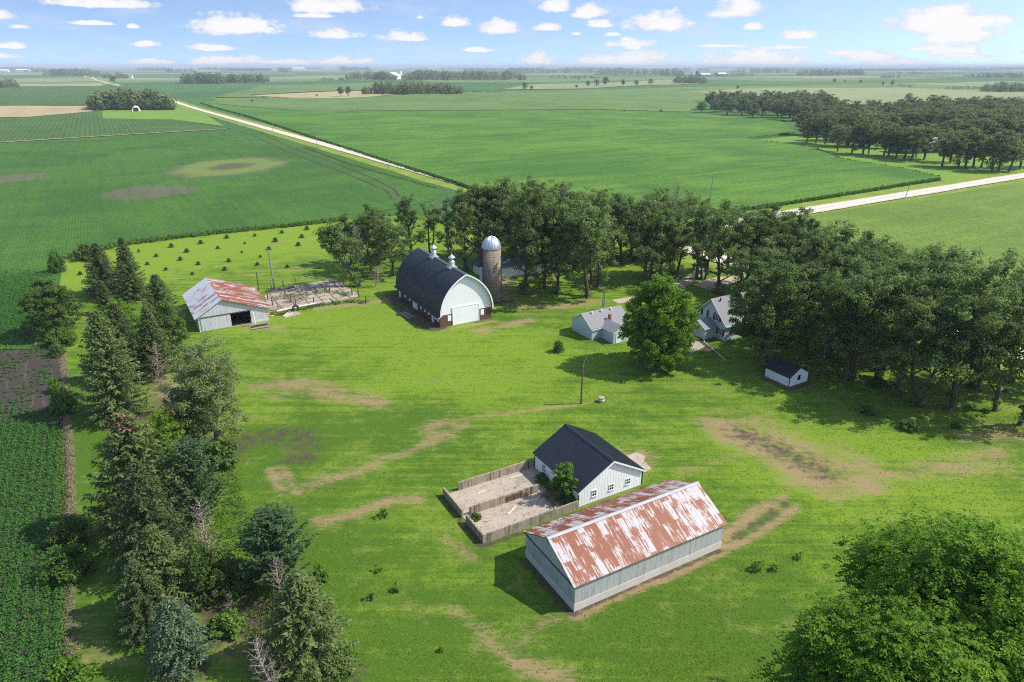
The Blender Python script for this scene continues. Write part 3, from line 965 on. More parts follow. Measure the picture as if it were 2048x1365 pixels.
def build_fields():
    sheet('field', [(-900, 700), (60, 700), (108, 640), (128, 520), (240, 492), (420, 470), (600, 452), (690, 441), (780, 420), (868, 402), (888, 388), (872, 373), (776, 341), (637, 299), (500, 257), (455, 262), (310, 269), (0, 287), (-900, 300)],
          'soybean_leaf_canopy', 0.10, 45, 'large deep green soybean field left of the gravel road, with bare potholes')
    sheet('field', [(-900, 297), (0, 285), (310, 267), (462, 258), (345, 240), (205, 238), (190, 226), (60, 237), (-900, 250)],
          'row_crop_far', 0.3, 60, 'dark green row crop field below the tan stubble strip')
    sheet('field', [(-900, 247), (0, 236), (60, 235), (185, 224), (184, 213), (-900, 224)], 'stubble_tan', 0.35, 60, 'tan stubble strip at the left, beside the round wood')
    sheet('field', [(-900, 222), (0, 213), (200, 211), (300, 186), (250, 172), (-900, 178)], 'row_crop_far', 0.4, 80, 'blue green crop field behind the tan stubble strip')
    sheet('lawn', [(205, 238), (345, 240), (450, 254), (400, 224), (350, 214), (205, 222)], 'yard_lime', 0.25, 40, 'lime green yard in front of the round wood by the left road')
    sheet('field', [(402, 207), (505, 236), (640, 281), (780, 326), (905, 366), (1000, 398), (1200, 436), (1330, 438), (1500, 421), (1590, 407), (1740, 383), (1880, 360), (1800, 341), (1680, 322), (1630, 300), (1530, 286), (1490, 279), (1590, 268), (1560, 245), (1370, 227), (1200, 222), (900, 224), (600, 225)],
          'corn_canopy', 1.1, 30, 'big bright green corn field beyond the grove between both gravel roads', skirt=True)
    sheet('field', [(402, 206), (600, 224), (900, 223), (1200, 221), (1370, 226), (1400, 212), (1360, 190), (1200, 180), (1010, 184), (800, 192), (690, 198), (560, 197)],
          'corn_canopy_blue', 1.0, 60, 'blue green corn field rising behind the bright corn field', skirt=True)
    sheet('field', [(1608, 438), (1700, 423), (2060, 366), (2700, 268), (3300, 420), (2700, 700), (2048, 640), (1800, 560), (1660, 500)],
          'bean_canopy_light', 0.7, 30, 'light green bean field right of the grove below the right gravel road', skirt=True)
    sheet('field', [(1380, 184), (1560, 176), (1800, 176), (2060, 184), (2600, 205), (2600, 225), (2048, 214), (1800, 214), (1640, 212), (1480, 196)],
          'meadow_pale', 0.3, 80, 'pale green meadow behind the right hand woods')
    sheet('field', [(500, 192), (560, 196), (700, 199), (790, 190), (760, 182), (640, 185)], 'stubble_tan', 0.6, 50, 'small tan field beside the mid field copse')
    sheet('field', [(430, 196), (520, 172), (760, 166), (860, 172), (760, 181), (630, 184), (500, 191), (540, 197)], 'corn_canopy_blue', 0.7, 80, 'blue green field between the road and the far farm groves')
    sheet('field', [(1060, 170), (1380, 160), (1400, 168), (1180, 178), (1000, 180)], 'meadow_pale', 0.7, 80, 'pale yellow field behind the row of lone field trees')
    sheet('meadow', [(1495, 282), (1535, 288), (1640, 304), (1690, 325), (1810, 345), (1888, 362), (2060, 335), (2300, 300), (2300, 255), (1900, 250), (1600, 272)],
          'yard_lime', 0.06, 40, 'sunny grass strip and pasture under the right hand oaks')
    for nm, pts, w, lab in (('verge', road_l, 20, 'along the left gravel road'), ('verge', road_r, 22, 'along the right gravel road'), ('verge', road_n, 17, 'along the hidden road behind the grove')):
        ribbon(nm, pts, w, 'verge_grass', 0.03, 'rough yellow green grass verge ' + lab, world=True)
    ribbon('road', road_l, 7.2, 'gravel', 0.22, 'pale gravel road running away straight to the left horizon', world=True)
    ribbon('road', road_r, 7.6, 'gravel', 0.24, 'pale gravel road running off to the right between crops', world=True)
    ribbon('road', road_n, 6.5, 'gravel', 0.23, 'pale gravel road glimpsed through the trees behind the grove', world=True)
    dr = [LX + LD2 * 22 + Vector((-1, 0, 0)), at(1400, 545), at(1330, 590), at(1230, 604)]
    ribbon('driveway', dr, 2.6, 'drive_gravel', 0.03, 'worn tan farm driveway under the oaks', world=True, step=3)
    ribbon('driveway', [LX + LD2 * 45, at(1450, 560), at(1400, 575)], 4.5, 'drive_gravel', 0.05, 'tan gravel turnaround behind the farmhouse', world=True, step=3)
    ribbon('grass_strip', [(-400, 301), (0, 286), (310, 267), (455, 259)], 3.0, 'stubble_tan', 0.35, 'thin tan grass strip between the two left crop fields', step=20)
    for dx in (0, 1):
        pts = [(500 + dx * 12, 268 - dx * 6), (575 + dx * 15, 305 - dx * 6), (650 + dx * 17, 332 - dx * 6), (730 + dx * 17, 364 - dx * 6), (775 + dx * 14, 384 - dx * 4), (783 + dx * 15, 398 - dx * 4)]
        ribbon('track', pts, 0.9, 'trim_dark' if False else 'tilled_soil', 0.13, ('near' if dx == 0 else 'far') + ' wheel track of a pair curving through the soybean field', step=6)
    # bare strip at the left field margin
    sheet('soil', [(-260, 700), (-30, 690), (60, 690), (118, 690), (128, 760), (133, 900), (140, 1100), (148, 1400), (120, 1900), (-900, 1900), (-900, 900)],
          'tilled_soil', 0.02, 60, 'dark bare soil between the rows at the left field margin')


build_fields()


# ------------------------------------------------------------------ buildings
def wall_window(root, wb, o, t, n, u, z, w, h, cross=True, pane='glass_dark', shutters=False, frame='white_paint'):
    f = MB()
    b = 0.07
    f.obox(o, t, n, u - w / 2, u - w / 2 + b, z, z + h, 0.004, 0.06)
    f.obox(o, t, n, u + w / 2 - b, u + w / 2, z, z + h, 0.004, 0.06)
    f.obox(o, t, n, u - w / 2 + b, u + w / 2 - b, z + h - b, z + h, 0.004, 0.06)
    f.obox(o, t, n, u - w / 2 - 0.05, u + w / 2 + 0.05, z - b, z, 0.004, 0.10)
    if cross:
        f.obox(o, t, n, u - 0.025, u + 0.025, z, z + h - b, 0.02, 0.05)
        f.obox(o, t, n, u - w / 2 + b, u - 0.025, z + h / 2 - 0.025, z + h / 2 + 0.025, 0.02, 0.05)
        f.obox(o, t, n, u + 0.025, u + w / 2 - b, z + h / 2 - 0.025, z + h / 2 + 0.025, 0.02, 0.05)
    fr = f.build('window', M[frame], root)
    MB().obox(o, t, n, u - w / 2 + b, u + w / 2 - b, z, z + h - b, 0.002, 0.018).build('pane', M[pane], fr)
    if shutters:
        for s in (-1, 1):
            c = u + s * (w / 2 + 0.27)
            sh = MB().obox(o, t, n, c - 0.2, c + 0.2, z - 0.05, z + h + 0.03, 0.004, 0.05)
            for k in range(5):
                zz = z + 0.1 + k * (h - 0.2) / 4
                sh.obox(o, t, n, c - 0.15, c + 0.15, zz - 0.05, zz + 0.05, 0.05, 0.065)
            sh.build('shutter', M['shutter_red'], root)
    return fr


def gable_roof(b, fn, W, ea, eb, hr, ridge, l0, l1, oe=0.3, th=0.1, ribs=0, rib_h=0.05, cap=True):
    """two slabs; profile across s in 0..W, wall tops at heights ea (s=0) and eb (s=W), ridge at s=ridge"""
    sa, sb = (hr - ea) / ridge, (hr - eb) / (W - ridge)
    up = 0.13
    b.slab(fn(ridge, l0, hr + up), fn(ridge, l1, hr + up), fn(-oe, l1, ea - oe * sa + up), fn(-oe, l0, ea - oe * sa + up), th)
    b.slab(fn(ridge, l0, hr + up), fn(ridge, l1, hr + up), fn(W + oe, l1, eb - oe * sb + up), fn(W + oe, l0, eb - oe * sb + up), th)
    if ribs:
        n = int((l1 - l0) / ribs)
        for k in range(n + 1):
            l = l0 + 0.03 + k * (l1 - l0 - 0.06) / n
            for side in (0, 1):
                s0 = ridge - 0.06 if side == 0 else ridge + 0.06
                s1 = -oe + 0.01 if side == 0 else W + oe - 0.01
                z0 = hr - 0.06 * (sa if side == 0 else sb) + up
                z1 = (ea - oe * sa if side == 0 else eb - oe * sb) + up
                b.slab(fn(s0, l - 0.025, z0 + rib_h), fn(s0, l + 0.025, z0 + rib_h), fn(s1, l + 0.025, z1 + rib_h), fn(s1, l - 0.025, z1 + rib_h), rib_h - 0.002)
    if cap:
        for s, sl in ((-1, sa), (1, sb)):
            b.slab(fn(ridge, l0 - 0.02, hr + up + 0.075), fn(ridge, l1 + 0.02, hr + up + 0.075), fn(ridge + s * 0.22, l1 + 0.02, hr + up + 0.075 - 0.22 * sl), fn(ridge + s * 0.22, l0 - 0.02, hr + up + 0.075 - 0.22 * sl), 0.02)


def rake_trim(b, fn, W, ea, eb, hr, ridge, l, d, oe=0.3, h=0.16):
    """a fascia board along the sloping gable edge; d = +-1 faces outward along l"""
    sa, sb = (hr - ea) / ridge, (hr - eb) / (W - ridge)
    for s0, z0, s1, z1 in ((ridge, hr, -oe, ea - oe * sa), (ridge, hr, W + oe, eb - oe * sb)):
        vs = []
        for dl in (0.0, 0.05 * d):
            vs += [fn(s0, l + dl, z0 + 0.11), fn(s1, l + dl, z1 + 0.11), fn(s1, l + dl, z1 + 0.11 - h), fn(s0, l + dl, z0 + 0.11 - h)]
        b.add(vs, [(0, 1, 2, 3), (7, 6, 5, 4), (0, 4, 5, 1), (1, 5, 6, 2), (2, 6, 7, 3), (3, 7, 4, 0)])


XL = lambda s, l, z: (l, s, z)      # ridge runs along local x
YL = lambda s, l, z: (s, l, z)      # ridge runs along local y


def build_machine_shed():
    L, W, e, hr = 16.6, 7.9, 2.75, 4.75
    r = empty('machine_shed', at(1148, 1224), math.radians(29.3), 'long grey steel shed with a patchy red rusted gable roof in the foreground', 'shed')
    b = MB()
    b.prism([(0, 0.75), (W, 0.75), (W, e), (0, e)], XL, 0.0, L)
    b.build('wall', M['galvanised_steel'], r)
    for l0, l1 in ((-0.14, 0.14), (L - 0.14, L + 0.14)):
        MB().prism([(-0.02, e + 0.003), (W + 0.02, e + 0.003), (W / 2, hr)], XL, l0, l1).build('gable', M['galvanised_steel'], r)
    for l0, l1 in ((-0.2, -0.003), (L + 0.003, L + 0.2)):
        MB().prism([(-0.06, e - 0.1), (W + 0.06, e - 0.1), (W + 0.06, e - 0.005), (-0.06, e - 0.005)], XL, l0, l1).build('trim', M['rust_and_shade'], r)  # dark strip standing in for the shadow gap below the projecting gable
    MB().box(-0.03, L + 0.03, -0.03, W + 0.03, 0, 0.748).build('base_board', M['pale_base_board'], r)
    rf = MB()
    gable_roof(rf, XL, W, e, e, hr, W / 2, -0.25, L + 0.25, 0.22, 0.07, cap=False)
    roof = rf.build('roof', M['rusty_roof'], r)
    c = MB()
    sl = (hr - e) / (W / 2)
    for s in (-1, 1):
        c.slab((-0.28, W / 2, hr + 0.2), (L + 0.28, W / 2, hr + 0.2), (L + 0.28, W / 2 + s * 0.22, hr + 0.2 - 0.22 * sl), (-0.28, W / 2 + s * 0.22, hr + 0.2 - 0.22 * sl), 0.02)
    c.build('ridge_cap', M['cap_grey'], roof)


def build_white_outbuilding():
    L, W, e, hr = 8.5, 8.3, 1.98, 4.35
    r = empty('outbuilding', at(1156, 1017), math.radians(29.6), 'white board building with a black ribbed metal roof beside the concrete pen', 'outbuilding')
    MB().prism([(0, 0.16), (W, 0.16), (W, e), (W / 2, hr), (0, e)], YL, 0.0, L).build('wall', M['white_board'], r)
    MB().box(-0.04, W + 0.04, -0.04, L + 0.04, 0, 0.158).build('foundation', M['foundation'], r)
    rf = MB()
    gable_roof(rf, YL, W, e, e, hr, W / 2, -0.22, L + 0.22, 0.2, 0.07, ribs=0.27, rib_h=0.07)
    rf.build('roof', M['black_steel'], r)
    t = MB()
    rake_trim(t, YL, W, e, e, hr, W / 2, -0.225, -1, 0.2, 0.2)
    t.build('rake_board', M['white_paint'], r)
    for x, y in ((-0.045, -0.045), (W - 0.055, -0.045), (-0.045, L - 0.055), (W - 0.055, L - 0.055)):
        MB().box(x, x + 0.1, y, y + 0.1, 0.17, e + 0.02).build('corner_trim', M['trim_dark'], r)
    for u in (1.95, 4.15, 6.35):
        wall_window(r, None, (0, 0), (1, 0), (0, -1), u, 0.85, 0.62, 0.72)
    for u in (2.0, 6.6):
        wall_window(r, None, (0, 0), (0, 1), (-1, 0), u, 0.75, 0.62, 0.85)
    # the worn concrete pad behind it
    p = sheet('concrete_pad', [(1245, 915), (1272, 905), (1290, 912), (1288, 922), (1303, 938), (1290, 945), (1265, 932)], 'slab_concrete', 0.03, 5, 'worn concrete pad at the far side of the white building')
    # the pen
    a = at(966, 1088)
    p = empty('concrete_pen', a, math.radians(29.8), 'low weathered concrete walled stock pen attached to the white building', 'pen')
    PL, PW = 11.0, 9.0
    MB().box(0.16, PL, 0.16, PW, 0.0, 0.045).build('slab', M['slab_concrete'], p)
    h = 0.98
    MB().box(0, PL, 0, 0.17, 0, h).build('wall', M['wall_concrete'], p)
    MB().box(0, 0.17, 0.172, 3.7, 0, h).build('wall', M['wall_concrete'], p)
    MB().box(0, 0.17, 4.6, PW + 0.1, 0, h - 0.05).build('wall', M['wall_concrete'], p)
    MB().box(1.75, PL, PW, PW + 0.17, 0, h + 0.05).build('wall', M['wall_concrete'], p)
    MB().box(0.9, 9.0, 4.55, 4.72, 0.045, h).build('divider', M['wall_concrete'], p)
    g = MB()
    for z in (0.25, 0.42, 0.59, 0.76):
        g.tube([(5.1, 4.50, z), (7.0, 4.50, z)], 0.022, 5)
    for x in (5.1, 6.05, 7.0):
        g.tube([(x, 4.50, 0.10), (x, 4.50, 0.86)], 0.024, 5)
    g.build('gate', M['rust_and_shade'], p)


def arch_profile(W, wall, peak, k=14):
    """gothic barn arch from the left eave over the peak to the right eave"""
    half = []
    for i in range(k + 1):
        t = i / k
        # circular arc from the eave (W/2, wall) curling to the peak
        a = t * math.radians(64)
        half.append((math.cos(a), math.sin(a)))
    x1, z1 = half[-1]
    pts = [(W / 2 * (x - x1) / (1 - x1), wall + (peak - wall) * z / z1) for x, z in half]
    return [(W / 2 - x, z) for x, z in pts] + [(W / 2 + x, z) for x, z in pts[-2::-1]]


def build_barn():
    W, L, wall, pk = 10.0, 20.6, 2.15, 9.0
    r = empty('barn', at(881, 656), math.radians(29.6), 'big arched roof barn with a black roof, white front and brick base', 'barn')
    MB().box(0, W, 0, L, 0, wall).build('brick_base', M['barn_brick'], r)
    prof = arch_profile(W, wall + 0.004, pk - 0.12)
    fl = [(-0.02, wall + 0.004)] + prof[1:-1] + [(W + 0.02, wall + 0.004)]
    MB().prism(fl, YL, 0.02, L - 0.02).build('front_wall', M['white_steel'], r)
    # curved roof shell with flared eaves
    out = arch_profile(W + 0.3, wall - 0.05, pk)
    out = [(s - 0.15, z) for s, z in out]
    out = [(-0.62, wall - 0.32)] + out + [(W + 0.62, wall - 0.32)]
    n = len(out)
    b = MB()
    vs = []
    for l in (-0.45, L + 0.35):
        for i, (s, z) in enumerate(out):
            vs.append((s, l, z))
        for i, (s, z) in enumerate(out):
            cx, cz = (W / 2 - s), (3.0 - z)
            d = math.hypot(cx, cz)
            vs.append((s + cx / d * 0.09, l, z + cz / d * 0.09))
    fs = []
    for i in range(n - 1):
        fs += [(i, 2 * n + i, 2 * n + i + 1, i + 1), (n + i, n + i + 1, 3 * n + i + 1, 3 * n + i), (i, i + 1, n + i + 1, n + i), (2 * n + i, 3 * n + i, 3 * n + i + 1, 2 * n + i + 1)]
    fs += [(0, n, 3 * n, 2 * n), (n - 1, 3 * n - 1, 4 * n - 1, 2 * n - 1)]
    b.add(vs, fs)
    roof = b.build('roof', M['barn_black'], r)
    cap = MB()
    for s in (-1, 1):
        cap.slab((W / 2, -0.5, pk + 0.06), (W / 2, L + 0.4, pk + 0.06), (W / 2 + s * 0.3, L + 0.4, pk - 0.06), (W / 2 + s * 0.3, -0.5, pk - 0.06), 0.02)
    cap.build('ridge_cap', M['blue_shed_roof'], roof)
    t = MB()                                       # white edge band round the front arch
    for i in range(n - 1):
        (s0, z0), (s1, z1) = out[i], out[i + 1]
        q = []
        for s, z in ((s0, z0), (s1, z1)):
            cx, cz = (W / 2 - s), (3.0 - z)
            d = math.hypot(cx, cz)
            q.append(((s - cx / d * 0.03, z - cz / d * 0.03), (s + cx / d * 0.22, z + cz / d * 0.22)))
        vv = []
        for l in (-0.53, -0.452):
            vv += [(q[0][0][0], l, q[0][0][1]), (q[1][0][0], l, q[1][0][1]), (q[1][1][0], l, q[1][1][1]), (q[0][1][0], l, q[0][1][1])]
        t.add(vv, [(0, 1, 2, 3), (7, 6, 5, 4), (0, 4, 5, 1), (2, 6, 7, 3)])
    t.build('arch_trim', M['white_paint'], r)
    # overhead door with sections
    d = MB()
    for k in range(5):
        d.box(2.45, 7.35, -0.10, -0.004, 0.05 + k * 0.62, 0.05 + k * 0.62 + 0.605)
    d.build('garage_door', M['white_door'], r)
    f = MB()
    f.box(2.30, 2.44, -0.13, -0.004, 0, 3.17)
    f.box(7.36, 7.50, -0.13, -0.004, 0, 3.17)
    f.box(2.30, 7.50, -0.13, -0.004, 3.172, 3.30)
    f.build('door_frame', M['white_paint'], r)
    for u in (1.75, 8.15):
        MB().obox((0, 0), (1, 0), (0, -1), u - 0.33, u + 0.33, 0.95, 1.95, 0.004, 0.05).build('window', M['white_door'], r)
    for u, w in ((3.2, 0.8), (19.2, 0.85)):
        MB().obox((0, 0), (0, 1), (-1, 0), u - w / 2, u + w / 2, 0.05, 2.0, 0.004, 0.06).build('door', M['white_door'], r)
    MB().obox((0, 0), (0, 1), (-1, 0), 10.3, 12.5, 0.05, 2.0, 0.004, 0.06).build('sliding_door', M['white_door'], r)
    for u in (0.75, 1.9, 4.9, 6.7, 8.5, 14.0, 16.4):
        wall_window(r, None, (0, 0), (0, 1), (-1, 0), u, 0.95, 0.72, 0.95, cross=False, pane='white_door')
    for y in (5.4, 13.4):
        c = MB()
        c.box(W / 2 - 0.75, W / 2 + 0.75, y - 0.75, y + 0.75, pk - 0.9, pk - 0.02)
        prof = [(0.66, pk - 0.2), (0.40, pk + 0.75), (0.56, pk + 0.80), (0.30, pk + 1.15), (0.30, pk + 1.45), (0.62, pk + 1.50), (0.66, pk + 1.62), (0.22, pk + 2.02), (0.10, pk + 2.1), (0.04, pk + 2.35)]
        c.lathe(prof, W / 2, y, 14)
        c.build('cupola', M['galvanised_metal'], roof)


def build_silo():
    R, H = 1.78, 10.5
    c = at(983.5, 609)
    r = empty('silo', (c.x, c.y + R, 0), 0, 'tall brown concrete stave silo with a ribbed silver dome beside the arched barn', 'silo')
    MB().lathe([(R, 0), (R, H)], 0, 0, 40).build('tower', M['silo_stave'], r, True)
    hp = MB()
    z = 0.6
    while z < H - 0.4:
        pts = [((R + 0.015) * math.cos(a), (R + 0.015) * math.sin(a), z) for a in np.linspace(0, 2 * math.pi, 33)]
        hp.tube(pts, 0.018, 4, cap=False)
        z += 0.62 if z < 6 else 0.5
    hp.build('hoop', M['grey_metal'], r)
    prof = [(R + 0.06, H - 0.06), (R + 0.06, H + 0.06)] + [((R + 0.06) * math.cos(a), H + 0.06 + 2.1 * math.sin(a)) for a in np.linspace(0.05, math.pi / 2 - 0.07, 10)]
    dome = MB().lathe(prof, 0, 0, 40).build('dome', M['galvanised_metal'], r, True)
    rb = MB()
    for k in range(22):
        a = 2 * math.pi * k / 22
        pts = [((R + 0.08) * math.cos(e) * math.cos(a), (R + 0.08) * math.cos(e) * math.sin(a), H + 0.08 + 2.1 * math.sin(e)) for e in np.linspace(0.02, math.pi / 2 - 0.08, 9)]
        rb.tube(pts, 0.028, 4)
    rb.build('rib', M['galvanised_metal'], dome)
    MB().lathe([(0.16, H + 2.12), (0.14, H + 2.32), (0.03, H + 2.4)], 0, 0, 10).build('cap', M['galvanised_metal'], dome)
    a = math.radians(196)
    ch = MB()
    ch.tube([((R + 0.30) * math.cos(a), (R + 0.30) * math.sin(a), z) for z in (0.2, 7.0)], 0.29, 10)
    ch.build('chute', M['galvanised_pale'], r)
    ch = MB()
    ch.tube([((R + 0.30) * math.cos(a), (R + 0.30) * math.sin(a), z) for z in (7.003, H + 0.1)], 0.30, 10)
    o = ch.build('chute', M['silo_rust'], r)
    o['label'] = 'rusty upper length of chute'
    p = MB()
    a = math.radians(-14)
    p.tube([((R + 0.14) * math.cos(a), (R + 0.14) * math.sin(a), z) for z in (1.6, H - 1.2)], 0.06, 6)
    p.build('pipe', M['blue_silo'], r)


def build_left_shed():
    W, L, ea, eb, hr, rd = 11.4, 15.0, 2.7, 2.35, 5.1, 4.0
    r = empty('pole_barn', at(400, 665), math.radians(31.0), 'grey metal pole barn with one rusty roof side and an open dark doorway', 'barn')
    w = MB()
    th = 0.12
    d0, d1, dh = 5.2, 8.5, 2.35
    front = [(0, 0), (d0, 0), (d0, dh), (d1, dh), (d1, 0), (W, 0), (W, eb), (rd, hr), (0, ea)]
    w.add([(s, 0, z) for s, z in front] + [(s, th, z) for s, z in front],
          [(0, 1, 2, 8), (2, 3, 6, 7, 8), (3, 4, 5, 6), (17, 11, 10, 9), (17, 16, 15, 12, 11), (15, 14, 13, 12), (1, 10, 11, 2), (2, 11, 12, 3), (3, 12, 13, 4)])
    w.prism([(0, 0), (W, 0), (W, eb), (rd, hr), (0, ea)], YL, L - th, L)
    w.box(0, th, th, L - th, 0, ea)
    w.box(W - th, W, th, L - th, 0, eb)
    w.build('wall', M['galvanised_pale'], r)
    MB().box(th, W - th, th, L - th, 0.0, 0.04).build('floor', M['dark_inside'], r)
    i = MB()
    for z in (1.1, 1.5, 1.9):
        i.box(1, W - 1, 6.5, 6.6, z, z + 0.12)
    for x in (2.5, 6.2, 9.5):
        i.box(x, x + 0.15, 6.35, 6.5, 0.04, 3.0)
    i.build('inner_fence', M['weathered_wood'], r)
    MB().box(0.4, d0 - 0.05, -0.09, -0.01, 0.08, dh + 0.02).build('sliding_door', M['galvanised_pale'], r)
    MB().box(0.3, d1 + 0.2, -0.16, -0.092, dh + 0.06, dh + 0.2).build('door_track', M['rust_and_shade'], r)
    MB().box(-0.03, d1, -0.05, 0.0 - 0.002, 0, 0.07).build('sill', M['pale_base_board'], r)
    MB().box(d1, W + 0.03, -0.06, -0.002, 0, 0.35).build('foundation', M['pale_base_board'], r)
    for side, mat in ((0, 'galvanised_roof'), (1, 'rusty_roof_old')):
        b = MB()
        if side == 0:
            sl = (hr - ea) / rd
            b.slab((rd - 0.003, -0.35, hr + 0.12), (rd - 0.003, L + 0.3, hr + 0.12), (-0.55, L + 0.3, ea - 0.55 * sl + 0.12), (-0.55, -0.35, ea - 0.55 * sl + 0.12), 0.08)
        else:
            sl = (hr - eb) / (W - rd)
            b.slab((rd + 0.003, -0.35, hr + 0.12), (rd + 0.003, L + 0.3, hr + 0.12), (W + 0.75, L + 0.3, eb - 0.75 * sl + 0.12), (W + 0.75, -0.35, eb - 0.75 * sl + 0.12), 0.08)
        o = b.build('roof', M[mat], r)
        o['label'] = 'silvery galvanised roof side' if side == 0 else 'red rusty roof side'


def build_garage():
    L, W, e, hr = 7.9, 5.6, 1.98, 3.75
    r = empty('garage', at(1183, 680.6), math.radians(30.5), 'small pale blue garage with a grey shingle roof left of the bright maple', 'garage')
    MB().prism([(0, 0), (W, 0), (W, e), (W / 2, hr), (0, e)], XL, 0, L).build('wall', M['blue_grey_lap'], r)
    rf = MB()
    gable_roof(rf, XL, W, e, e, hr, W / 2, -0.18, L + 0.18, 0.22, 0.08, cap=False)
    roof = rf.build('roof', M['grey_shingle'], r)
    t = MB()
    rake_trim(t, XL, W, e, e, hr, W / 2, -0.185, -1, 0.2, 0.14)
    t.box(-0.18, L + 0.18, -0.25, -0.222, e - 0.25, e - 0.08)
    t.build('trim', M['white_paint'], r)
    # front wing
    x0, x1, d, h2 = 2.0, 5.3, 3.2, 2.75
    MB().prism([(x0, 0), (x1, 0), (x1, 1.85), ((x0 + x1) / 2, h2), (x0, 1.85)], YL, -d, -0.003).build('wing_wall', M['blue_grey_lap'], r)
    w2 = MB()
    fn = lambda s, l, z: (s + x0, l, z)
    gable_roof(w2, fn, x1 - x0, 1.85, 1.85, h2, (x1 - x0) / 2, -d - 0.15, 1.2, 0.2, 0.08, cap=False)
    w2.build('wing_roof', M['grey_shingle'], r)
    t = MB()
    rake_trim(t, fn, x1 - x0, 1.85, 1.85, h2, (x1 - x0) / 2, -d - 0.155, -1, 0.2, 0.14)
    t.build('wing_trim', M['white_paint'], r)
    MB().obox((x0, -d), (1, 0), (0, -1), 0.5, 1.5, 0.03, 1.75, 0.004, 0.05).build('door', M['white_door'], r)
    MB().box(3.9, 4.3, 0.45, 0.85, 2.0, 3.6).build('chimney', M['brick_cap'], r)
    for x in (1.6, 3.6, 5.6):
        MB().lathe([(0.16, hr - 0.15), (0.16, hr + 0.22), (0.02, hr + 0.3)], x, W / 2 - 0.45, 10).build('roof_vent', M['white_paint'], roof)


def build_house():
    W, L, e, hr = 6.7, 11.0, 2.95, 6.35
    r = empty('farmhouse', at(1447.5, 683), math.radians(31), 'pale blue farmhouse with red shutters half hidden under the oaks', 'house')
    MB().prism([(0, 0), (W, 0), (W, e), (W / 2, hr), (0, e)], XL, 0, L).build('wall', M['blue_grey_lap'], r)
    rf = MB()
    gable_roof(rf, XL, W, e, e, hr, W / 2, -0.3, L + 0.3, 0.4, 0.09, cap=False)
    roof = rf.build('roof', M['grey_shingle'], r)
    MB().lathe([(0.12, hr - 0.35), (0.12, hr + 0.1), (0.10, hr + 0.15)], 1.2, W / 2 - 0.6, 8).build('roof_vent', M['trim_dark'], roof)
    MB().prism([(3.0, 4.6), (5.0, 4.6), (4.0, 5.6)], lambda s, l, z: (s, l, z), W / 2 + 0.6, W / 2 + 2.2).build('dormer', M['grey_shingle'], roof)
    t = MB()
    rake_trim(t, XL, W, e, e, hr, W / 2, -0.305, -1, 0.4, 0.18)
    t.box(-0.3, L + 0.3, -0.47, -0.405, e - 0.42, e - 0.22)
    t.build('trim', M['white_paint'], r)
    o, tt, nn = (0, 0), (0, 1), (-1, 0)
    wall_window(r, None, o, tt, nn, 1.95, 3.05, 0.75, 1.15, shutters=True)
    wall_window(r, None, o, tt, nn, 4.7, 3.05, 0.75, 1.15, shutters=True, pane='curtain_pane')
    wall_window(r, None, o, tt, nn, 0.95, 0.85, 0.75, 1.15, shutters=True)
    for u in (2.2, 5.0, 8.0):
        wall_window(r, None, (0, 0), (1, 0), (0, -1), u, 0.9, 0.85, 1.15, shutters=True)
    # back porch
    p0, p1, pe, ph, pl = 1.75, 5.2, 2.05, 3.05, 2.6
    MB().prism([(p0, 0.25), (p1, 0.25), (p1, pe), ((p0 + p1) / 2, ph), (p0, pe)], XL, -pl, -0.003).build('porch_wall', M['blue_grey_lap'], r)
    MB().box(-pl - 0.03, -0.004, p0 - 0.03, p1 + 0.03, 0, 0.248).build('porch_base', M['brick_cap'], r)
    fn = lambda s, l, z: (l, s + p0, z)
    pr = MB()
    gable_roof(pr, fn, p1 - p0, pe, pe, ph, (p1 - p0) / 2, -pl - 0.25, -0.005, 0.25, 0.07, cap=False)
    pr.build('porch_roof', M['grey_shingle'], r)
    t = MB()
    rake_trim(t, fn, p1 - p0, pe, pe, ph, (p1 - p0) / 2, -pl - 0.255, -1, 0.25, 0.14)
    t.build('porch_trim', M['white_paint'], r)
    d = MB()
    prof = [(0.02, 0.0), (0.24, 0.05), (0.38, 0.14)]
    for k, (q, zz) in enumerate(prof):
        pass
    d.lathe([(0.03, 0), (0.26, 0.05), (0.42, 0.15), (0.41, 0.17), (0.25, 0.075), (0.02, 0.03)], 0, 0, 20)
    dish = d.build('satellite_dish', M['grey_metal'], r)
    dish.location = (-pl - 0.5, 3.4, 1.95)
    dish.rotation_euler = (0, math.radians(-62), 0)
    s = MB()
    s.tube([(-pl - 0.09, p0 + 0.05, pe - 0.05), (-pl - 0.09, p0 + 0.05, 0.2), (-pl - 0.45, p0 - 0.45, 0.06)], 0.05, 6)
    s.build('downspout', M['white_paint'], r)
    s = MB()
    s.tube([(-0.09, -0.09, e - 0.3), (-0.09, -0.09, 0.2), (-0.35, -0.4, 0.06)], 0.05, 6)
    s.build('downspout', M['white_paint'], r)
    pipe = MB()
    q = [at(1407, 684), at(1430, 703), at(1452, 722)]
    pipe.tube([(v.x, v.y, 0.07) for v in q], 0.05, 6)
    tag(pipe.build('drain_pipe', M['white_paint']), 'thin white drain pipe lying on the lawn by the farmhouse porch', 'pipe')
    sheet('patio', [(1360, 692), (1392, 680), (1410, 694), (1385, 706), (1372, 712)], 'slab_concrete', 0.035, 6, 'small shaded concrete patio by the farmhouse porch')


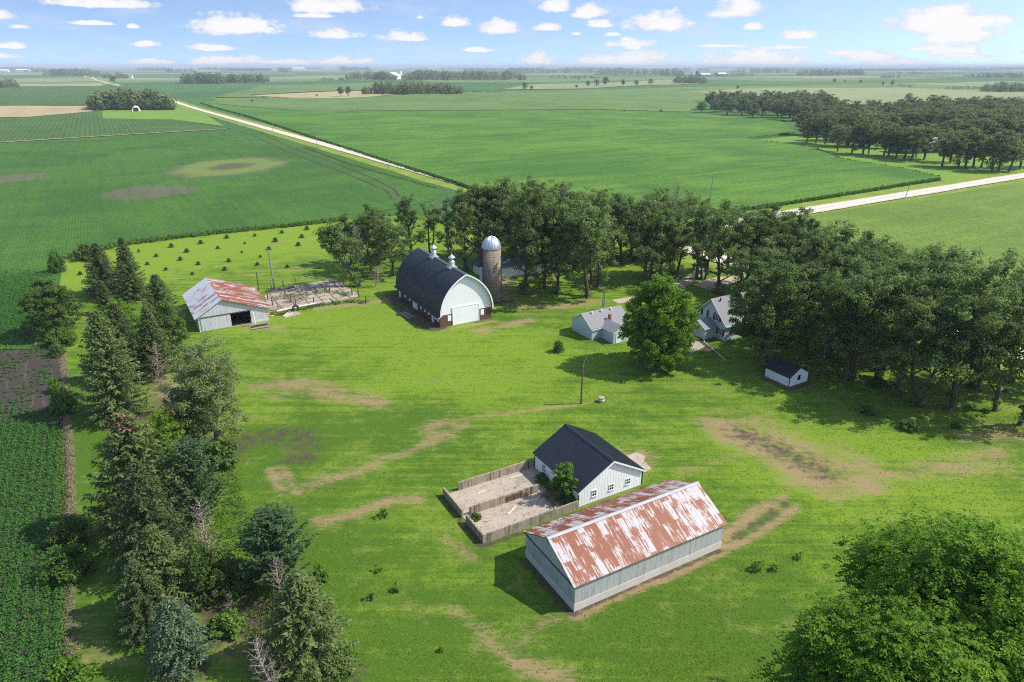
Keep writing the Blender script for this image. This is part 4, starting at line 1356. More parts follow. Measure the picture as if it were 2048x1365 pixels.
def build_small_shed():
    L, W, e, hr = 4.3, 3.9, 1.42, 2.55
    r = empty('garden_shed', at(1577, 775), math.radians(29.5), 'small white shed with a black metal roof below the oaks', 'shed')
    MB().prism([(0, 0.1), (W, 0.1), (W, e), (W / 2, hr), (0, e)], YL, 0, L).build('wall', M['white_board'], r)
    MB().box(-0.03, W + 0.03, -0.03, L + 0.03, 0, 0.098).build('foundation', M['foundation'], r)
    rf = MB()
    gable_roof(rf, YL, W, e, e, hr, W / 2, -0.12, L + 0.15, 0.18, 0.06, ribs=0.3, rib_h=0.04)
    rf.build('roof', M['black_steel'], r)
    for x, y in ((-0.04, -0.04), (W - 0.05, -0.04), (-0.04, L - 0.05)):
        MB().box(x, x + 0.09, y, y + 0.09, 0.11, e + 0.02).build('corner_trim', M['trim_dark'], r)
    wall_window(r, None, (0, 0), (1, 0), (0, -1), 1.9, 0.85, 0.5, 0.62, frame='trim_dark')


def build_back_sheds():
    # long low white building glimpsed through the trunks behind the silo
    a = at(1000, 556)
    L, W, e, hr = 15.5, 6.0, 2.3, 3.8
    r = empty('outbuilding', a, math.radians(22), 'long low white building with a blue grey roof glimpsed behind the silo trees', 'outbuilding')
    MB().prism([(0, 0), (W, 0), (W, e), (W / 2, hr), (0, e)], XL, 0, L).build('wall', M['white_steel'], r)
    rf = MB()
    gable_roof(rf, XL, W, e, e, hr, W / 2, -0.2, L + 0.2, 0.3, 0.08, cap=False)
    rf.build('roof', M['blue_shed_roof'], r)
    for u in (3.0, 7.5, 12):
        MB().obox((0, 0), (1, 0), (0, -1), u - 0.8, u + 0.8, 0.05, 2.0, 0.004, 0.05).build('door', M['white_door'], r)
    a = at(963, 553)
    L, W, e, hr = 4.0, 3.4, 1.9, 2.8
    r = empty('garden_shed', a, math.radians(30), 'little white shed with a blue grey roof left of the silo base', 'shed')
    MB().prism([(0, 0), (W, 0), (W, e), (W / 2, hr), (0, e)], YL, 0, L).build('wall', M['white_steel'], r)
    rf = MB()
    gable_roof(rf, YL, W, e, e, hr, W / 2, -0.2, L + 0.2, 0.3, 0.08, cap=False)
    rf.build('roof', M['blue_shed_roof'], r)
    # grey steel building among the right hand woods
    a = at(1812, 309)
    L, W, e, hr = 26, 13, 5.2, 7.4
    r = empty('steel_building', a, math.radians(12), 'large grey steel building with a pale roof among the right hand oaks', 'building')
    MB().prism([(0, 1.3), (W, 1.3), (W, e), (W / 2, hr), (0, e)], XL, 0, L).build('wall', M['far_grey_steel'], r)
    MB().box(-0.05, L + 0.05, -0.05, W + 0.05, 0, 1.298).build('base_panel', M['blue_silo'], r)
    rf = MB()
    gable_roof(rf, XL, W, e, e, hr, W / 2, -0.4, L + 0.4, 0.5, 0.12, cap=False)
    rf.build('roof', M['galvanised_metal'], r)


build_machine_shed()
build_white_outbuilding()
build_barn()
build_silo()
build_left_shed()
build_garage()
build_house()
build_small_shed()
build_back_sheds()


# ------------------------------------------------------------------ trees
class Leaves:
    def __init__(self, rng):
        self.r, self.P, self.T = rng, [], []

    def add(self, C, n_dir, length, width, tint, axis=None, fold=0.0):
        """diamond leaves: centres C (n,3), normals n_dir, long axis given or random in the leaf plane"""
        n = len(C)
        nd = n_dir / np.maximum(np.linalg.norm(n_dir, axis=1, keepdims=True), 1e-6)
        if axis is None:
            axis = self.r.normal(size=(n, 3))
        ax = axis - nd * (axis * nd).sum(1, keepdims=True)
        ax /= np.maximum(np.linalg.norm(ax, axis=1, keepdims=True), 1e-6)
        bx = np.cross(nd, ax)
        l = np.broadcast_to(np.asarray(length, float), (n,))[:, None] * 0.5
        w = np.broadcast_to(np.asarray(width, float), (n,))[:, None] * 0.5
        q = np.stack([C - ax * l, C + bx * w + ax * l * 0.1, C + ax * l - nd * l * fold, C - bx * w + ax * l * 0.1], 1)
        self.P.append(q.reshape(-1, 3))
        self.T.append(np.repeat(np.broadcast_to(np.asarray(tint, float), (n,)), 4))

    def mesh(self, name, mats, mi=None):
        V = np.concatenate(self.P)
        T = np.concatenate(self.T)
        F = np.arange(len(V)).reshape(-1, 4)
        return np_mesh(name, V, F, mats, tint=np.clip(T, 0, 1))


def unit(v):
    return v / max(np.linalg.norm(v), 1e-9)


def limb(rng, p, d, L, n, wander, up):
    pts = [np.array(p, float)]
    d = unit(np.array(d, float))
    for _ in range(n):
        d = unit(d + rng.normal(size=3) * wander + np.array([0, 0, up]))
        pts.append(pts[-1] + d * L / n)
    return pts, d


def clump(lv, rng, c, r, n, size, tint, flat=0.75, out=None, up=0.85):
    """a tuft of leaves round a twig end, denser on its upper and outer side"""
    v = rng.normal(size=(n, 3))
    v /= np.linalg.norm(v, axis=1, keepdims=True)
    rad = rng.random(n) ** 0.45
    C = c + v * (rad * r)[:, None] * np.array([1, 1, flat])
    nd = v * 0.5 + rng.normal(size=(n, 3)) * 0.6 + np.array([0, 0, up])
    lv.add(C, nd, size * rng.uniform(0.75, 1.3, n), size * rng.uniform(0.55, 0.9, n), tint + rng.normal(size=n) * 0.13 + 0.12 * v[:, 2] * 0)


def make_broadleaf(seed, H, R, bark, leaf, fork=0.33, n_limbs=8, subs=6, leaves=85, size=0.34, clump_r=0.85, lean=(0, 0), sparse=0.0, low=0.0, twin=1, name='oak', round_top=False, trunk_r=None):
    rng = np.random.default_rng(seed)
    tb, lv = MB(), Leaves(rng)
    ends = []
    for tw in range(twin):
        off = np.array([0.45 * math.cos(tw * 2.6), 0.45 * math.sin(tw * 2.6), 0]) * (twin > 1)
        tr = (trunk_r or H * 0.0215) * (0.8 if twin > 1 else 1)
        d0 = np.array([lean[0], lean[1], 1.0]) + off * 0.35
        pts, d = limb(rng, off, d0, H * 0.80, 9, 0.06, 0.05)
        tb.tube([pts[0] - np.array([0, 0, 0.25])] + pts, [tr * 1.5] + [tr * (1.1 - 0.88 * i / 9) for i in range(10)], 8)
        for k in range(n_limbs):
            t = fork + (0.97 - fork) * (k + rng.random() * 0.7) / n_limbs
            i = min(int(t * 9), 8)
            p = pts[i] + (pts[i + 1] - pts[i]) * (t * 9 - i)
            az = k * 2.4 + rng.random() * 1.1 + tw * 1.5
            tilt = rng.uniform(0.85, 1.3) if t < 0.42 else rng.uniform(0.55, 1.05) if t < 0.72 else rng.uniform(0.25, 0.75)
            dd = np.array([math.cos(az) * math.sin(tilt), math.sin(az) * math.sin(tilt), math.cos(tilt)]) + np.array([lean[0], lean[1], 0]) * 0.5
            L = R * rng.uniform(0.85, 1.25) * (1.05 if t < 0.75 else 0.75)
            lp, ld = limb(rng, p, dd, L, 5, 0.16, 0.10)
            tb.tube(lp, [tr * 0.48 * (1 - t * 0.4) * (1 - 0.8 * j / 5) for j in range(6)], 5)
            for s in range(subs):
                u = 0.28 + 0.72 * (s + rng.random() * 0.8) / subs
                j = min(int(u * 5), 4)
                q = lp[j] + (lp[j + 1] - lp[j]) * (u * 5 - j)
                dv = unit(rng.normal(size=3) * np.array([1, 1, 0.7]) + ld * 0.5 + np.array([0, 0, 0.25]))
                sp, _ = limb(rng, q, dv, R * rng.uniform(0.22, 0.46), 3, 0.2, 0.05)
                tb.tube(sp, [tr * 0.15, tr * 0.11, tr * 0.07, tr * 0.03], 4, cap=False)
                ends.append(sp[-1])
                if rng.random() < 0.6:
                    ends.append(sp[1] + rng.normal(size=3) * 0.3)
            ends.append(lp[-1])
        ends.append(pts[-1])
        if low:
            for k in range(int(low)):
                t = rng.uniform(0.08, fork)
                i = min(int(t * 9), 8)
                az = rng.random() * 6.3
                ends.append(pts[i] + np.array([math.cos(az), math.sin(az), 0.2]) * rng.uniform(0.2, 0.9))
    for c in ends:
        if rng.random() < sparse:
            continue
        k = int(leaves * rng.uniform(0.55, 1.3))
        t = rng.uniform(0.18, 0.9)
        clump(lv, rng, c, clump_r * rng.uniform(0.7, 1.25), k, size, t)
    trunk = tb.mesh(name + '_trunk', M[bark], True)
    crown = lv.mesh(name + '_crown', [M[leaf]])
    return trunk, crown


def make_dome_tree(seed, H, R, bark, leaf, z0, n_clumps, leaves, size, clump_r, shape='ovoid', droop=False, name='tree', power=0.5, long=1.0, rag=(0.8, 1.16)):
    """a dense crown: clumps through an ovoid volume, limbs running out to them"""
    rng = np.random.default_rng(seed)
    tb, lv = MB(), Leaves(rng)
    tr = H * 0.022
    pts, _ = limb(rng, (0, 0, 0), (0, 0, 1), H * 0.82, 7, 0.05, 0.1)
    tb.tube([pts[0] - np.array([0, 0, 0.25])] + pts, [tr * 1.5] + [tr * (1.1 - 0.9 * i / 7) for i in range(8)], 8)
    lob = rng.normal(size=(26, 3))
    lob /= np.linalg.norm(lob, axis=1, keepdims=True)
    amp = rng.uniform(rag[0], rag[1], 26)
    for k in range(n_clumps):
        v = unit(rng.normal(size=3))
        w = np.exp(14 * (lob @ v))
        a = (w * amp).sum() / w.sum()
        rr = rng.random() ** power * a
        zc = (z0 + H) / 2
        hz = (H - z0) / 2
        zz = v[2] * rr
        if shape == 'cone':
            rad = R * (1 - (zz + 1) / 2) ** 0.8 * 1.35
        elif shape == 'egg':
            rad = R * (1.0 - 0.22 * zz)
        else:
            rad = R
        c = np.array([v[0] * rr * rad, v[1] * rr * rad, zc + zz * hz])
        if k % 5 == 0:
            b = pts[min(7, max(1, int(c[2] / H * 6)))]
            st = np.array([b[0], b[1], max(0.2 * H, c[2] - np.hypot(c[0], c[1]) * 0.7)])
            st[2] = min(st[2], H * 0.8)
            m = (st + c) / 2 + rng.normal(size=3) * 0.25
            tb.tube([st, m, c], [tr * 0.3, tr * 0.2, tr * 0.06], 4, cap=False)
        n = int(leaves * rng.uniform(0.6, 1.35))
        t = rng.uniform(0.2, 0.85)
        if not droop:
            clump(lv, rng, c, clump_r * rng.uniform(0.7, 1.25), n, size, t, up=0.45)
        else:
            # compound leaves: leaflets fanned along drooping stalks
            ns = max(3, n // 7)
            o = rng.normal(size=(ns, 3)) * clump_r * np.array([0.55, 0.55, 0.4])
            dirs = o / np.maximum(np.linalg.norm(o, axis=1, keepdims=True), 1e-6) * 0.8 + rng.normal(size=(ns, 3)) * 0.35 + v * 0.5
            dirs[:, 2] = dirs[:, 2] * 0.4 - 0.05
            dirs /= np.linalg.norm(dirs, axis=1, keepdims=True)
            Ls = rng.uniform(0.30, 0.55, ns) * long
            for j in range(7):
                f = j / 6
                side = -1 if j % 2 else 1
                perp = np.cross(dirs, np.array([0, 0, 1.0])) * side
                C = c + o + dirs * (Ls * (0.2 + f * 0.8))[:, None] - np.array([0, 0, 1]) * (f * f * Ls * 0.45)[:, None] + perp * (0.0 if j == 6 else 0.11)
                ax = dirs * 0.6 + perp * (0.0 if j == 6 else 1.0) - np.array([0, 0, 0.3])
                nd = np.array([0, 0, 1.0]) + rng.normal(size=(ns, 3)) * 0.35
                lv.add(C, nd, size * rng.uniform(0.8, 1.2, ns), size * 0.46, t + rng.normal(size=ns) * 0.12, axis=ax, fold=0.25)
    return tb.mesh(name + '_trunk', M[bark], True), lv.mesh(name + '_crown', [M[leaf]])


def make_spruce(seed, H, R, bark, needle, z0=0.06, step=0.42, per=8, up=0.0, nl=0.42, nw=0.15, dens=1.0, power=0.75, brown_top=False, name='spruce', tuft=False):
    rng = np.random.default_rng(seed)
    tb, lv, bv = MB(), Leaves(rng), Leaves(rng)
    tr = H * 0.013
    tb.tube([(0, 0, -0.2), (0, 0, H * 0.5), (0.05, 0, H)], [tr * 1.4, tr * 0.8, 0.02], 7)
    z = H * z0
    ph = 0
    while z < H * 0.985:
        t = z / H
        n = max(4, int(per * (1 - 0.35 * t)))
        ph += 0.7
        for k in range(n):
            az = ph + 2 * math.pi * k / n + rng.normal() * 0.18
            L = R * (1 - t) ** power * rng.uniform(0.72, 1.12) + 0.12
            if rng.random() < 0.05:
                continue
            hd = np.array([math.cos(az), math.sin(az), 0])
            dr = (0.30 - 0.55 * t) if not tuft else -0.35
            m = max(3, int(L / 0.34 * dens))
            f = (np.arange(m) + rng.random(m) * 0.6) / m
            base = np.array([0, 0, z]) + hd * (L * f)[:, None] + np.array([0, 0, 1]) * (L * (-dr * f + (0.30 + up) * f * f))[:, None]
            tb.tube([(0, 0, z), tuple(np.array([0, 0, z]) + hd * L * 0.5 + np.array([0, 0, L * (-dr * .5 + (.3 + up) * .25)])), tuple(np.array([0, 0, z]) + hd * L * 0.95 + np.array([0, 0, L * (-dr * .95 + (.3 + up) * .9)]))], [tr * 0.30 * (1 - t) + 0.012, tr * 0.15 * (1 - t) + 0.009, 0.005], 3, cap=False)
            side = np.cross(hd, [0, 0, 1.0])
            tint = rng.uniform(0.15, 0.85)
            T = bv if (brown_top and t > 0.86 and rng.random() < 0.55) else lv
            for s in (-1, 1):
                wl = (0.26 + 0.30 * (1 - f) * min(1.0, L / 2)) * rng.uniform(0.8, 1.2, m)
                ax = hd * 0.75 + side * s * 0.9 + np.array([0, 0, -0.25 if not tuft else 0.5]) + rng.normal(size=(m, 3)) * 0.18
                axn = ax / np.linalg.norm(ax, axis=1, keepdims=True)
                for q in (0.5, 1.25):
                    C = base + axn * (wl * q * 0.75)[:, None] - np.array([0, 0, 1]) * (0.10 * q if not tuft else -0.04 * q)
                    nd = np.array([0, 0, 1.0]) + rng.normal(size=(m, 3)) * 0.5
                    T.add(C, nd, nl * rng.uniform(0.75, 1.25, m), nw * rng.uniform(0.8, 1.3, m), tint + rng.normal(size=m) * 0.14, axis=ax)
            # tip and hanging sprays
            nd = hd * 0.3 + np.array([0, 0, 0.6]) + rng.normal(size=(m, 3)) * 0.6
            T.add(base + rng.normal(size=(m, 3)) * 0.06, nd, nl * 1.1, nw * 1.2, tint * np.ones(m), axis=np.broadcast_to(hd, (m, 3)) + rng.normal(size=(m, 3)) * 0.3)
            if not tuft:
                T.add(base - np.array([0, 0, 0.14]), rng.normal(size=(m, 3)) * [1, 1, 0.2], nl * 0.9, nw, tint * np.ones(m), axis=np.broadcast_to(np.array([0, 0, -1.0]), (m, 3)) + rng.normal(size=(m, 3)) * 0.3)
        z += step * (0.75 + 0.5 * (1 - t)) * rng.uniform(0.85, 1.15)
    trunk = tb.mesh(name + '_trunk', M[bark], True)
    crown = lv.mesh(name + '_crown', [M[needle]])
    if brown_top and bv.P:
        V = np.concatenate(lv.P + bv.P)
        T = np.concatenate(lv.T + bv.T)
        F = np.arange(len(V)).reshape(-1, 4)
        mi = np.r_[np.zeros(sum(len(p) for p in lv.P) // 4), np.ones(sum(len(p) for p in bv.P) // 4)]
        crown = np_mesh(name + '_crown', V, F, [M[needle], M['brown_needle']], tint=np.clip(T, 0, 1), mi=mi)
    return trunk, crown


def make_dead(seed, H, R, wood, spread=0.4, z0=0.12, n=46, twigs=7, droopy=False, r0=None):
    rng = np.random.default_rng(seed)
    tb = MB()
    tr = r0 or H * 0.014
    pts, _ = limb(rng, (0, 0, 0), (rng.normal() * 0.08, rng.normal() * 0.08, 1), H, 8, 0.06, 0.1)
    tb.tube([pts[0] - np.array([0, 0, 0.2])] + pts, [tr * 1.3] + [tr * (1 - 0.9 * i / 8) for i in range(9)], 6)
    for k in range(n):
        t = z0 + (0.97 - z0) * k / n
        i = min(int(t * 8), 7)
        p = pts[i] + (pts[i + 1] - pts[i]) * (t * 8 - i)
        az = k * 2.4 + rng.normal() * 0.3
        L = R * (1 - t) ** 0.6 * rng.uniform(0.6, 1.15) + 0.25
        lp, ld = limb(rng, p, (math.cos(az), math.sin(az), spread - (0.5 if droopy else 0)), L, 4, 0.16, 0.10)
        tb.tube(lp, [0.045, 0.034, 0.024, 0.016, 0.008], 4, cap=False)
        for s in range(twigs):
            u = rng.uniform(0.25, 1.0)
            j = min(int(u * 4), 3)
            q = lp[j] + (lp[j + 1] - lp[j]) * (u * 4 - j)
            sp, _ = limb(rng, q, unit(rng.normal(size=3)) * 0.8 + ld * 0.7, L * rng.uniform(0.15, 0.4), 2, 0.25, 0.04)
            tb.tube(sp, [0.018, 0.012, 0.006], 3, cap=False)
    return tb.mesh('dead_tree_branches', M[wood])


def make_bush(seed, R, H, leaf, n=40, leaves=60, size=0.22, bark='bark'):
    rng = np.random.default_rng(seed)
    tb, lv = MB(), Leaves(rng)
    for k in range(n):
        az, rr = rng.random() * 6.3, math.sqrt(rng.random()) * R
        z = H * rng.uniform(0.15, 1.0) * (1 - 0.55 * (rr / R) ** 2)
        c = np.array([math.cos(az) * rr, math.sin(az) * rr, z])
        if k % 2 == 0:
            tb.tube([(c[0] * 0.15, c[1] * 0.15, -0.05), (c[0] * 0.6, c[1] * 0.6, z * 0.6), tuple(c)], [0.05, 0.03, 0.01], 4, cap=False)
        clump(lv, rng, c, R * 0.28 * rng.uniform(0.7, 1.2), int(leaves * rng.uniform(0.6, 1.3)), size, rng.uniform(0.2, 0.9))
    return tb.mesh('bush_stem', M[bark]), lv.mesh('bush_foliage', [M[leaf]])


PROTO = {}


def tree(kind, name, pos, s, rz, label, cat='tree', group=None, sx=1.0, parts=('trunk', 'crown')):
    trunk, crown = PROTO[kind]
    r = empty(name, pos, rz, label, cat, group)
    r.scale = (s * sx, s * sx, s)
    link_mesh(parts[0], trunk, r)
    if crown is not None:
        link_mesh(parts[1], crown, r)
    return r


def build_prototypes():
    for i in range(6):
        PROTO['oak%d' % i] = make_broadleaf(100 + i, 18.0, 6.2 + 0.3 * (i % 3), 'bark', 'oak_leaf', fork=(0.13, 0.16, 0.19, 0.27, 0.24, 0.30)[i], n_limbs=15 if i < 3 else 12, subs=7, leaves=58, size=0.37, clump_r=0.88, low=4 + 2 * (i % 2), twin=2 if i == 4 else 1)
    PROTO['oak_sparse'] = make_broadleaf(131, 18.0, 4.6, 'bark', 'oak_leaf', fork=0.30, n_limbs=6, subs=4, leaves=85, size=0.34, clump_r=0.85, low=2, twin=2, sparse=0.2)
    PROTO['oak_lean'] = make_broadleaf(132, 15.0, 5.0, 'bark', 'oak_leaf', fork=0.35, n_limbs=9, subs=6, leaves=92, size=0.34, clump_r=0.9, lean=(-0.55, -0.12), low=9)
    PROTO['oak_wide'] = make_broadleaf(133, 17.0, 7.0, 'bark', 'oak_leaf', fork=0.16, n_limbs=14, subs=7, leaves=100, size=0.36, clump_r=0.95, low=4)
    for i in range(4):
        PROTO['far_oak%d' % i] = make_dome_tree(200 + i, 17.0, 4.6 + 0.3 * i, 'bark', 'oak_leaf_far', 2.6, 105, 36, 0.58, 1.15, 'egg', name='oak', power=0.42, rag=(0.62, 1.2))
    PROTO['maple'] = make_dome_tree(301, 14.0, 5.3, 'bark', 'maple_leaf', -0.2, 620, 100, 0.30, 0.70, 'egg', name='maple', power=0.40)
    PROTO['house_tree'] = make_dome_tree(302, 15.0, 5.2, 'bark', 'dark_leaf', 1.8, 290, 95, 0.32, 0.8, 'egg', name='maple', power=0.38)
    PROTO['round_dark'] = make_dome_tree(303, 12.0, 4.3, 'bark', 'dark_leaf', 0.5, 300, 100, 0.26, 0.62, 'egg', name='tree', power=0.36)
    PROTO['round_green'] = make_dome_tree(304, 8.0, 2.7, 'bark', 'maple_leaf', 0.6, 150, 80, 0.24, 0.55, 'egg', name='tree', power=0.38)
    PROTO['shrub_tree'] = make_dome_tree(305, 6.0, 2.6, 'bark', 'dark_leaf', 0.3, 130, 85, 0.22, 0.5, 'egg', name='tree', power=0.4)
    PROTO['willow'] = make_dome_tree(306, 13.5, 3.7, 'bark_pale', 'willow_leaf', 0.8, 330, 80, 0.19, 0.62, 'egg', name='willow', power=0.6)
    PROTO['walnut'] = make_dome_tree(307, 19.0, 5.4, 'bark', 'walnut_leaf', 6.0, 460, 540, 0.25, 0.9, 'egg', droop=True, name='walnut', power=0.42, long=1.05, rag=(0.58, 1.3))
    PROTO['walnut_wide'] = make_dome_tree(308, 20.0, 6.4, 'bark', 'walnut_leaf', 6.0, 520, 540, 0.25, 0.95, 'egg', droop=True, name='walnut', power=0.42, long=1.05, rag=(0.58, 1.3))
    PROTO['far_round'] = make_dome_tree(310, 17.0, 6.0, 'bark', 'oak_leaf_far', 0.8, 130, 36, 0.60, 1.2, 'egg', name='oak', power=0.4, rag=(0.6, 1.2))
    PROTO['pen_tree'] = make_dome_tree(309, 4.4, 1.15, 'bark', 'bright_leaf', 0.2, 62, 60, 0.19, 0.34, 'egg', name='sapling', power=0.5)
    PROTO['spruce0'] = make_spruce(401, 15.0, 4.6, 'bark', 'spruce_needle', per=11, power=0.72, dens=1.35, nw=0.17)
    PROTO['spruce1'] = make_spruce(402, 15.0, 4.2, 'bark', 'spruce_needle', per=11, power=0.82, dens=1.35, nw=0.17)
    PROTO['spruce2'] = make_spruce(403, 14.0, 4.9, 'bark', 'spruce_needle_dark', step=0.40, per=11, power=0.74, dens=1.35, nw=0.17)
    PROTO['spruce_brown'] = make_spruce(404, 14.0, 5.0, 'bark', 'spruce_needle', brown_top=True, per=12, power=0.68, dens=1.35, nw=0.17)
    PROTO['blue_spruce'] = make_spruce(405, 7.5, 2.7, 'bark', 'blue_needle', step=0.30, per=11, nl=0.30, nw=0.14, dens=1.5, power=0.6, z0=0.05)
    PROTO['pine'] = make_spruce(406, 8.5, 2.7, 'bark', 'pine_needle', step=0.42, per=9, up=0.45, nl=0.42, nw=0.13, dens=1.5, power=0.5, z0=0.1, tuft=True)
    PROTO['young_spruce'] = make_spruce(407, 1.9, 1.05, 'bark', 'pine_needle', step=0.17, per=8, nl=0.24, nw=0.10, dens=1.2, power=0.75, z0=0.08)
    PROTO['dead0'] = (make_dead(501, 7.0, 2.3, 'dead_wood', 0.5), None)
    PROTO['dead1'] = (make_dead(502, 6.0, 2.0, 'dead_wood', 0.75, n=40), None)
    PROTO['dead2'] = (make_dead(503, 12.0, 3.0, 'dead_wood_grey', 0.9, n=60, twigs=10, z0=0.25), None)
    PROTO['bush_big'] = make_bush(620, 1.7, 2.7, 'weed_leaf', n=90, leaves=60, size=0.2)
    PROTO['bush_big_dark'] = make_bush(621, 1.7, 2.7, 'dark_leaf', n=90, leaves=60, size=0.2)
    for i in range(3):
        PROTO['bush%d' % i] = make_bush(600 + i, 1.2, 1.5, ('weed_leaf', 'dark_leaf', 'bright_leaf')[i])
    PROTO['whip'] = make_bush(610, 0.42, 0.85, 'bright_leaf', n=16, leaves=16, size=0.15)
    PROTO['yucca'] = make_spruce(611, 1.6, 0.9, 'bark', 'dark_leaf', step=0.2, per=8, up=0.6, nl=0.5, nw=0.1, dens=1.2, power=0.3)


build_prototypes()
RR = random.Random(11)


def road_clear(p, gap=5.0):
    for a, d, L in ((LX, LD2, 150), (LX, LD, 400), (LX, RD, 400)):
        t = max(0, min(L, (p - a).dot(d)))
        q = a + d * t - p
        if q.length < gap:
            return False
    return True


def build_grove():
    G = 'oaks of the farmyard grove'
    rows = [  # base px, base py, crown top py, proto, width, label
        (721, 573, 452, 'oak_lean', 1.0, 'oak leaning left over the log strewn corral'),
        (702, 528, 436, 'oak0', 1.1, 'oak behind the leaning corral oak, at the left end of the grove'),
        (742, 548, 424, 'oak1', 1.1, 'bushy oak between the leaning oak and the barn'),
        (759, 530, 412, 'oak1', 1.15, 'dark oak behind the dead snag left of the arched barn'),
        (788, 552, 428, 'oak2', 1.1, 'dense oak hugging the far left corner of the arched barn'),
        (822, 510, 396, 'oak0', 1.15, 'oak standing behind the far barn cupola'),
        (862, 505, 398, 'oak_sparse', 1.0, 'thin open oak behind the arched barn, between its cupolas'),
        (902, 513, 392, 'oak_sparse', 1.05, 'sparse forked oak showing lime grass through it behind the near cupola'),
        (930, 541, 384, 'oak0', 0.95, 'narrow dark oak just left of the silo'),
        (1047, 590, 392, 'oak_wide', 1.0, 'large leafy oak with a stout trunk just right of the silo'),
        (1088, 577, 400, 'oak5', 0.85, 'slim oak between the silo oak and the ivy clad trunk'),
        (1114, 587, 415, 'oak1', 0.85, 'oak with an ivy clad trunk, second right of the silo oak'),
        (1176, 594, 394, 'oak4', 1.1, 'many stemmed oak with spreading branches left of the garage pole'),
        (1192, 576, 392, 'oak_sparse', 1.25, 'open oak with a long bough reaching right, behind the garage'),
        (1286, 567, 404, 'oak2', 0.9, 'slim oak rising behind the left edge of the bright maple'),
        (1303, 559, 398, 'oak3', 0.95, 'dark oak behind the top of the bright maple'),
        (1320, 555, 396, 'oak0', 0.9, 'oak in the gap between bright maple and farmhouse, behind both'),
        (1393, 557, 406, 'oak5', 0.95, 'oak at the left edge of the sunlit gap behind the farmhouse'),
        (1406, 560, 411, 'oak_sparse', 0.9, 'twin partner oak leaning right behind the farmhouse gap'),
        (1437, 588, 412, 'oak1', 0.95, 'oak whose dark trunk rises behind the farmhouse gable'),
        (1484, 572, 408, 'oak4', 1.0, 'oak behind the middle of the farmhouse roof'),
        (1576, 586, 428, 'oak2', 1.0, 'oak behind the far right end of the farmhouse'),
        (1590, 602, 436, 'oak_wide', 0.9, 'broad oak beyond the farmhouse beside the hidden road'),
        (1614, 706, 540, 'oak3', 0.9, 'oak standing behind the small white shed'),
        (1643, 755, 556, 'oak5', 0.82, 'oak with a bare trunk just right of the small white shed'),
        (1691, 761, 556, 'oak3', 0.82, 'left oak of the close pair of trunks right of the small shed'),
        (1708, 759, 548, 'oak4', 0.82, 'right oak of the close pair of trunks right of the small shed'),
        (1750, 766, 545, 'oak5', 0.82, 'oak with brush at its foot, right of the close pair of trunks'),
        (1792, 791, 560, 'oak3', 0.95, 'dark oak at the lawn edge between the brushy oak and stout oak'),
        (1833, 809, 578, 'oak4', 0.95, 'stout double stemmed oak near the right end of the front row'),
        (1904, 817, 556, 'oak_wide', 1.05, 'huge dark oak at the right end of the front row, boughs to the grass')]
    for k, (x, y, ty, kind, wd, label) in enumerate(rows):
        h = max(11.0, min(21.0, height(x, y, ty)))
        base_h = {'oak_lean': 13.0, 'oak_wide': 17.5}.get(kind, 18.5)
        s = h / base_h
        rz = 0.0 if kind == 'oak_lean' else RR.random() * 6.28
        tree(kind, 'oak', at(x, y), s, rz, label, 'oak', G, wd * 1.0 / max(s, 0.85) if s > 1 else wd)
    tree('house_tree', 'maple', at(1534, 724), 1.0, 1.0, 'medium green maple covering the right half of the farmhouse', 'tree', None, 1.15)
    tree('maple', 'maple', at(1312, 733), 1.0, 0.4, 'bright lime green round maple between the garage and farmhouse', 'tree', None, 1.0)
    fill = [(960, 516, 372), (992, 520, 364), (1030, 512, 360), (1072, 506, 360), (1110, 512, 372), (1150, 520, 382), (1210, 520, 392), (1243, 528, 396), (1020, 540, 380), (1065, 545, 385), (1130, 545, 398),
            (1185, 508, 384), (1228, 505, 392), (1262, 512, 396), (1290, 520, 398), (1310, 505, 394), (1340, 522, 386), (1372, 502, 392), (1430, 505, 404), (1492, 530, 406), (1530, 548, 414), (1562, 560, 420), (1350, 560, 420), (1455, 545, 412), (1510, 580, 430), (1545, 615, 460), (1520, 650, 490), (1600, 640, 470),
            (1640, 602, 446), (1606, 583, 436), (1682, 620, 456), (1722, 642, 466), (1768, 664, 478), (1650, 660, 492), (1690, 682, 505), (1735, 702, 512), (1786, 712, 516), (1838, 716, 512), (1800, 655, 486), (1850, 690, 500),
            (1886, 716, 508), (1932, 708, 512), (1984, 716, 514), (2032, 722, 524), (2075, 742, 535), (1880, 768, 532), (1950, 775, 548), (2012, 784, 562), (2060, 770, 548), (2080, 830, 600), (1990, 822, 600), (2040, 850, 640), (1770, 740, 530), (1820, 755, 535), (1660, 715, 525), (1580, 690, 525)]
    for k, (x, y, ty) in enumerate(fill):
        p = at(x, y)
        if not road_clear(p, 4.5) or (x > 1690 and k % 4 == 1):
            continue
        h = max(12.0, min(20.0, height(x, y, ty)))
        kind = 'oak%d' % (k % 6)
        mid = 'behind the silo and the garage' if x < 1270 else 'behind the bright maple and farmhouse' if x < 1560 else 'behind the oaks right of the white shed'
        s = h / 18.5
        tree(kind, 'oak', p, s, RR.random() * 6.28, 'oak in the thick of the grove ' + mid, 'oak', 'inner oaks ' + mid, RR.uniform(1.1, 1.32) if x < 1540 else RR.uniform(0.9, 1.06))
    # dead snags
    for x, y, ty, kind, label in ((727, 556, 446, 'dead2', 'tall brown dead snag beside the leaning corral oak'), (1345, 545, 366, 'dead2', 'grey dead tree top poking out of the grove skyline'), (1118, 530, 366, 'dead2', 'bare grey tree among the crowns right of the silo')):
        h = height(x, y, ty)
        tree(kind, 'dead_tree', at(x, y), h / 12, RR.random() * 6, label, 'dead tree', None, 0.85, ('branches', None))
    tree('dead1', 'dead_tree', at(752, 574), 0.75, 2.0, 'bare grey brush heap between the leaning oak and the barn', 'dead tree', None, 1.5, ('branches', None))


